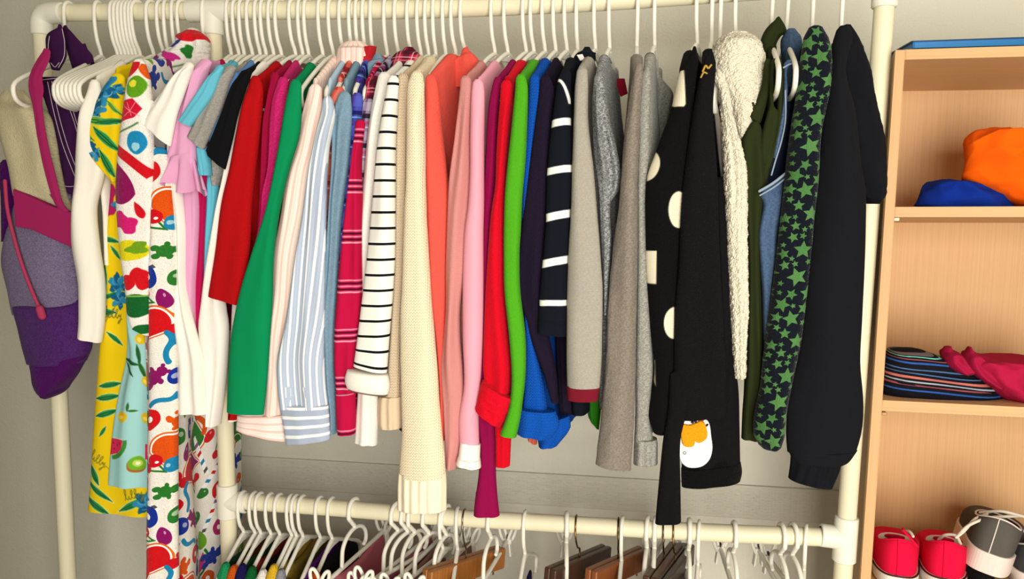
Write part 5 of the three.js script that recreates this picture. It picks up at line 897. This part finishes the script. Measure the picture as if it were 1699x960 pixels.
// crumpled and folded clothes on the shelves
{
  const heap = (name, label, rows, z, m, o = {}) => { const t = thing(name, label, 'clothes'); mesh('cloth', cloth(rows, z, { n: 120, m: 90, b: .08, fold: .012, k: 1.6, closed: true, ...o }), m, t); return t; };
  const zc = FRONT - .12;
  settle(heap('folded_shirt', 'crumpled bright orange shirt on the upper shelf of the bookcase', [[216, 1640, 1676], [220, 1622, 1735], [232, 1604, 1752], [250, 1601, 1758], [275, 1607, 1760], [300, 1606, 1762], [312, 1628, 1764], [322, 1646, 1766], [332, 1662, 1768], [341, 1682, 1768]], -.005, fabric('#ea5c06', 'woven'), { b: .05, fold: .006, k: 1.1, crumple: .02, cf: 11, dome: .5, thin: .6, n: 160, m: 120 }));
  settle(heap('folded_shirt', 'dark blue folded cloth beneath the orange shirt', [[299, 1554, 1584], [304, 1544, 1612], [312, 1537, 1640], [322, 1530, 1668], [333, 1523, 1684], [342, 1519, 1692]], -.02, fabric('#0c2a86', 'woven'), { b: .05, fold: .005, k: 2, crumple: .014, cf: 14, dome: .5 }));
  // striped pile: three folds, one on another
  const t = thing('folded_clothes', 'folded dark garment with thin multicoloured stripes on the middle shelf', 'clothes'), m = fabric('#fff', 'woven', folded);
  [[[[1478, 579, 1530, 580], [1473, 584, 1562, 592], [1469, 594, 1596, 606], [1467, 606, 1622, 622]], .085], [[[1467, 604, 1626, 622], [1465, 614, 1645, 634], [1464, 626, 1656, 648]], .09], [[[1464, 620, 1650, 640], [1462, 634, 1660, 650], [1462, 643, 1664, 659], [1464, 652, 1664, 665]], .095]].forEach(([rows, b], i) => mesh('fold', cloth(rows, -.03, { n: 90, m: 40, b: b * .5, crumple: .003, fold: .006, k: 1.2, e: .5, uo: i * .03, vo: i * .045, dome: .4, rough: .0006, closed: true }), m, t));
  settle(t);
  settle(heap('folded_shirt', 'crumpled magenta pink shirt beside the striped folded garment', [[1568, 584, 1580, 582], [1604, 590, 1640, 592].map((v) => v), [1584, 598, 1740, 596], [1600, 612, 1765, 606], [1614, 626, 1768, 622], [1634, 642, 1768, 650], [1652, 654, 1768, 670], [1672, 664, 1768, 690]].filter((r, i) => i !== 0), -.012, fabric('#a8183f', 'woven'), { b: .05, fold: .006, k: 2.2, crumple: .016, cf: 13, dome: .6, n: 160, m: 110 }));
  const kn = scene.children[scene.children.length - 1];
  const knot = cloth([[1566, 582, 1578, 580], [1565, 590, 1594, 588], [1570, 604, 1604, 600], [1584, 616, 1612, 612]], 0, { n: 60, m: 40, b: .03, crumple: .008, fold: .006, k: 1.6, closed: true }), k2 = cloth([[1604, 582, 1612, 580], [1600, 592, 1624, 588], [1602, 608, 1636, 600], [1616, 622, 1650, 618], [1640, 640, 1664, 634]], 0.005, { n: 60, m: 40, b: .03, crumple: .008, fold: .006, k: 1.4, closed: true });
  for (const g of [knot, k2]) { g.translate(-kn.position.x, -kn.position.y, -kn.position.z); mesh('sleeve', g, fabric('#9e163e', 'woven'), kn); } shade(kn);
}
// canvas shoes on the bottom shelf, heels forward
function makeShoe(name, label, o) {
  const t = thing(name, label, 'shoe'), L = o.L ?? .2, hs = o.sole ?? .022, hh = o.heel ?? .084, n = 72;
  const half = (z) => { const s = clamp(-z / L); return (o.w ?? .046) * (s < .3 ? lerp(.86, .82, s / .3) : s < .68 ? lerp(.82, 1.08, smooth(.3, .68, s)) : lerp(1.08, .98, smooth(.68, 1, s))); };
  const out = (grow = 0) => Array.from({ length: n + 1 }, (_, i) => { const a = tau * i / n, z = -L / 2 + (L / 2 + grow) * Math.cos(a), sx = Math.sign(Math.sin(a)) * Math.pow(Math.abs(Math.sin(a)), .62); return [sx * (half(clamp(z, -L, 0)) + grow), z]; });
  const base = out(), open = Array.from({ length: n + 1 }, (_, i) => { const a = tau * i / n, z = -.012 - .23 * L + .23 * L * Math.cos(a), c = Math.cos(a); return [Math.sin(a) * .73 * (o.w ?? .046), z, hs + (hh - hs) * (c > 0 ? lerp(.72, 1, c * c) : lerp(.72, .7, c * c))]; });
  const rings = [], uvs = [], ring = (f) => { const r = Array.from({ length: n + 1 }, (_, i) => f(i)); rings.push(r); uvs.push(r.map((p) => [p.x + p.z, p.y])); };
  for (let j = 0; j <= 14; j++) { const k = j / 14; ring((i) => { const [bx, bz] = base[i], [ox, oz, oy] = open[i], q = Math.pow(k, 1.9); return V(lerp(bx, ox, q) * (1 + .06 * Math.sin(k * Math.PI)), lerp(hs * .8, oy, 1 - Math.pow(1 - k, 1.75)), lerp(bz, oz, q)); }); }
  mesh('upper', skin(rings.reverse(), uvs.reverse(), false, false), o.mat, t);
  const ins = [], iu = []; [[1, 0], [.93, 0], [.92, -.015], [.9, -.05], [.5, -.055]].forEach(([s, dy]) => { const r = open.map(([x, z, y]) => V(x * s, Math.max(hs + .002, y + dy), -.012 - .23 * L + (z + .012 + .23 * L) * s)); ins.push(r); iu.push(r.map((p) => [p.x, p.z])); });
  mesh('lining', skin(ins, iu, false, true), o.lining, t);
  const sh = new THREE.Shape(out(.0025).map(([x, z]) => new THREE.Vector2(x, z))), sg = new THREE.ExtrudeGeometry(sh, { depth: hs - .004, bevelEnabled: true, bevelSize: .0015, bevelThickness: .002, bevelSegments: 3 }); sg.rotateX(Math.PI / 2); sg.translate(0, hs - .002, 0); mesh('sole', sg, o.soleMat, t);
  const ringTube = (pts, r, m, nm) => mesh(nm, new THREE.TubeGeometry(new THREE.CatmullRomCurve3(pts.slice(0, -1), true), 90, r, 8, true), m, t);
  if (o.stripe) ringTube(out(.0035).map(([x, z]) => V(x, hs - .001, z)), .0018, o.stripe, 'foxing_stripe');
  ringTube(open.map(([x, z, y]) => V(x, y, z)), .0019, o.rim ?? o.mat, 'collar_binding');
  mesh('heel_seam', tube(Array.from({ length: 8 }, (_, j) => { const p = rings[14 - j * 2 >= 0 ? 14 - j * 2 : 0][0]; return V(p.x - .004, p.y, p.z + .0006); }), .0011, 24, 6), o.rim ?? o.mat, t);
  const zt = -.012 - .45 * L, tg = []; for (let j = 0; j <= 6; j++) { const v = j / 6; tg.push(Array.from({ length: 25 }, (_, i) => { const a = tau * i / 24; return V(Math.cos(a) * .022 * (1 - .25 * v), hs + .024 + .02 * v + Math.sin(a) * .0025, zt - .012 + .03 * v * (o.tongue ?? 1)); })); }
  mesh('tongue', skin(tg, tg.map((r) => r.map((p) => [p.x, p.z]))), o.tongueMat ?? o.mat, t);
  const lace = o.lace; for (let j = 0; j < 4; j++) { const z = zt - .006 - j * .016, y = hs + .032 - j * .004; mesh('lace', tube([V(-.019, y - .006, z), V(-.006, y + .003, z - .003), V(.008, y + .003, z - .005), V(.02, y - .006, z - .008)], .0022, 16, 7), lace, t); }
  for (const p of o.ends ?? []) mesh('lace', tube(p.map((q) => V(...q)), .0028, 30, 7), lace, t);
  return t;
}
function placeShoe(t, px, py, z, turn, roll = 0, pitch = 0) { t.position.copy(W(px, py, z)); t.rotation.set(pitch, turn, roll, 'YXZ'); shade(t); }
{
  const red = fabric('#d8103c', 'woven'), canvasGrey = fabric('#54524c', 'woven'), rub = plastic('#e2e0d6', .55), rubPink = plastic('#d9ccc4', .6), lin = fabric('#e2d6c2', 'woven'), lace = fabric('#d8cfc0', 'woven'), wine = plastic('#4a0a16', .5), darkLin = fabric('#3a2320', 'woven');
  const a = makeShoe('canvas_shoe', 'red canvas shoe at the left of the bottom shelf, its pull tab sticking out', { mat: red, lining: lin, soleMat: rub, stripe: wine, lace, ends: [[[.012, .082, -.07], [.02, .088, -.05], [.024, .084, -.04]]] });
  mesh('pull_tab', new RoundedBoxGeometry(.004, .04, .012, 2, .0015).rotateZ(.75).translate(.018, .084, -.03), red, a);
  placeShoe(a, 1491, 974, FRONT - .002, -.2, 0, -.06);
  const b = makeShoe('canvas_shoe', 'red canvas shoe in the middle, leaning against the grey shoe', { mat: red, lining: lin, soleMat: rub, stripe: wine, lace, ends: [[[-.01, .07, -.06], [.0, .084, -.05], [.016, .086, -.05], [.024, .074, -.045]]] });
  placeShoe(b, 1567, 978, FRONT - .004, -.3, 0, -.06);
  const c = makeShoe('canvas_shoe', 'grey canvas shoe with a thick pale sole, tilted on top of the others', { mat: canvasGrey, lining: darkLin, soleMat: rubPink, lace, sole: .038, heel: .1, w: .05, rim: rubPink, ends: [[[.03, .1, -.075], [.01, .098, -.05], [-.02, .088, -.03], [-.045, .068, -.012], [-.056, .048, 0]], [[-.02, .09, -.05], [-.036, .08, -.03], [-.05, .056, -.005], [-.058, .045, .004]], [[-.03, .085, -.06], [0, .104, -.05], [.026, .109, -.045], [.046, .112, -.04]]] });
  placeShoe(c, 1634, 950, FRONT - .01, -.38, -.2, -.05);
  const d = makeShoe('canvas_shoe', 'dark grey shoe half out of the picture at the right edge of the bottom shelf', { mat: fabric('#3c3a3c', 'woven'), lining: darkLin, soleMat: rubPink, lace, sole: .03, heel: .08, w: .042, rim: rubPink, ends: [[[-.03, .08, -.06], [-.02, .09, -.05], [-.006, .088, -.05]]] });
  placeShoe(d, 1712, 980, FRONT - .01, -.3);
  const e = makeShoe('canvas_shoe', 'black flat shoe mostly hidden underneath the tilted grey shoe', { mat: fabric('#121212', 'woven'), lining: darkLin, soleMat: plastic('#1a1a1a', .6), lace: fabric('#1a1a1a', 'woven'), heel: .036, sole: .012, w: .03 });
  placeShoe(e, 1640, 985, FRONT - .01, .1);
}
renderer.render(scene, camera);
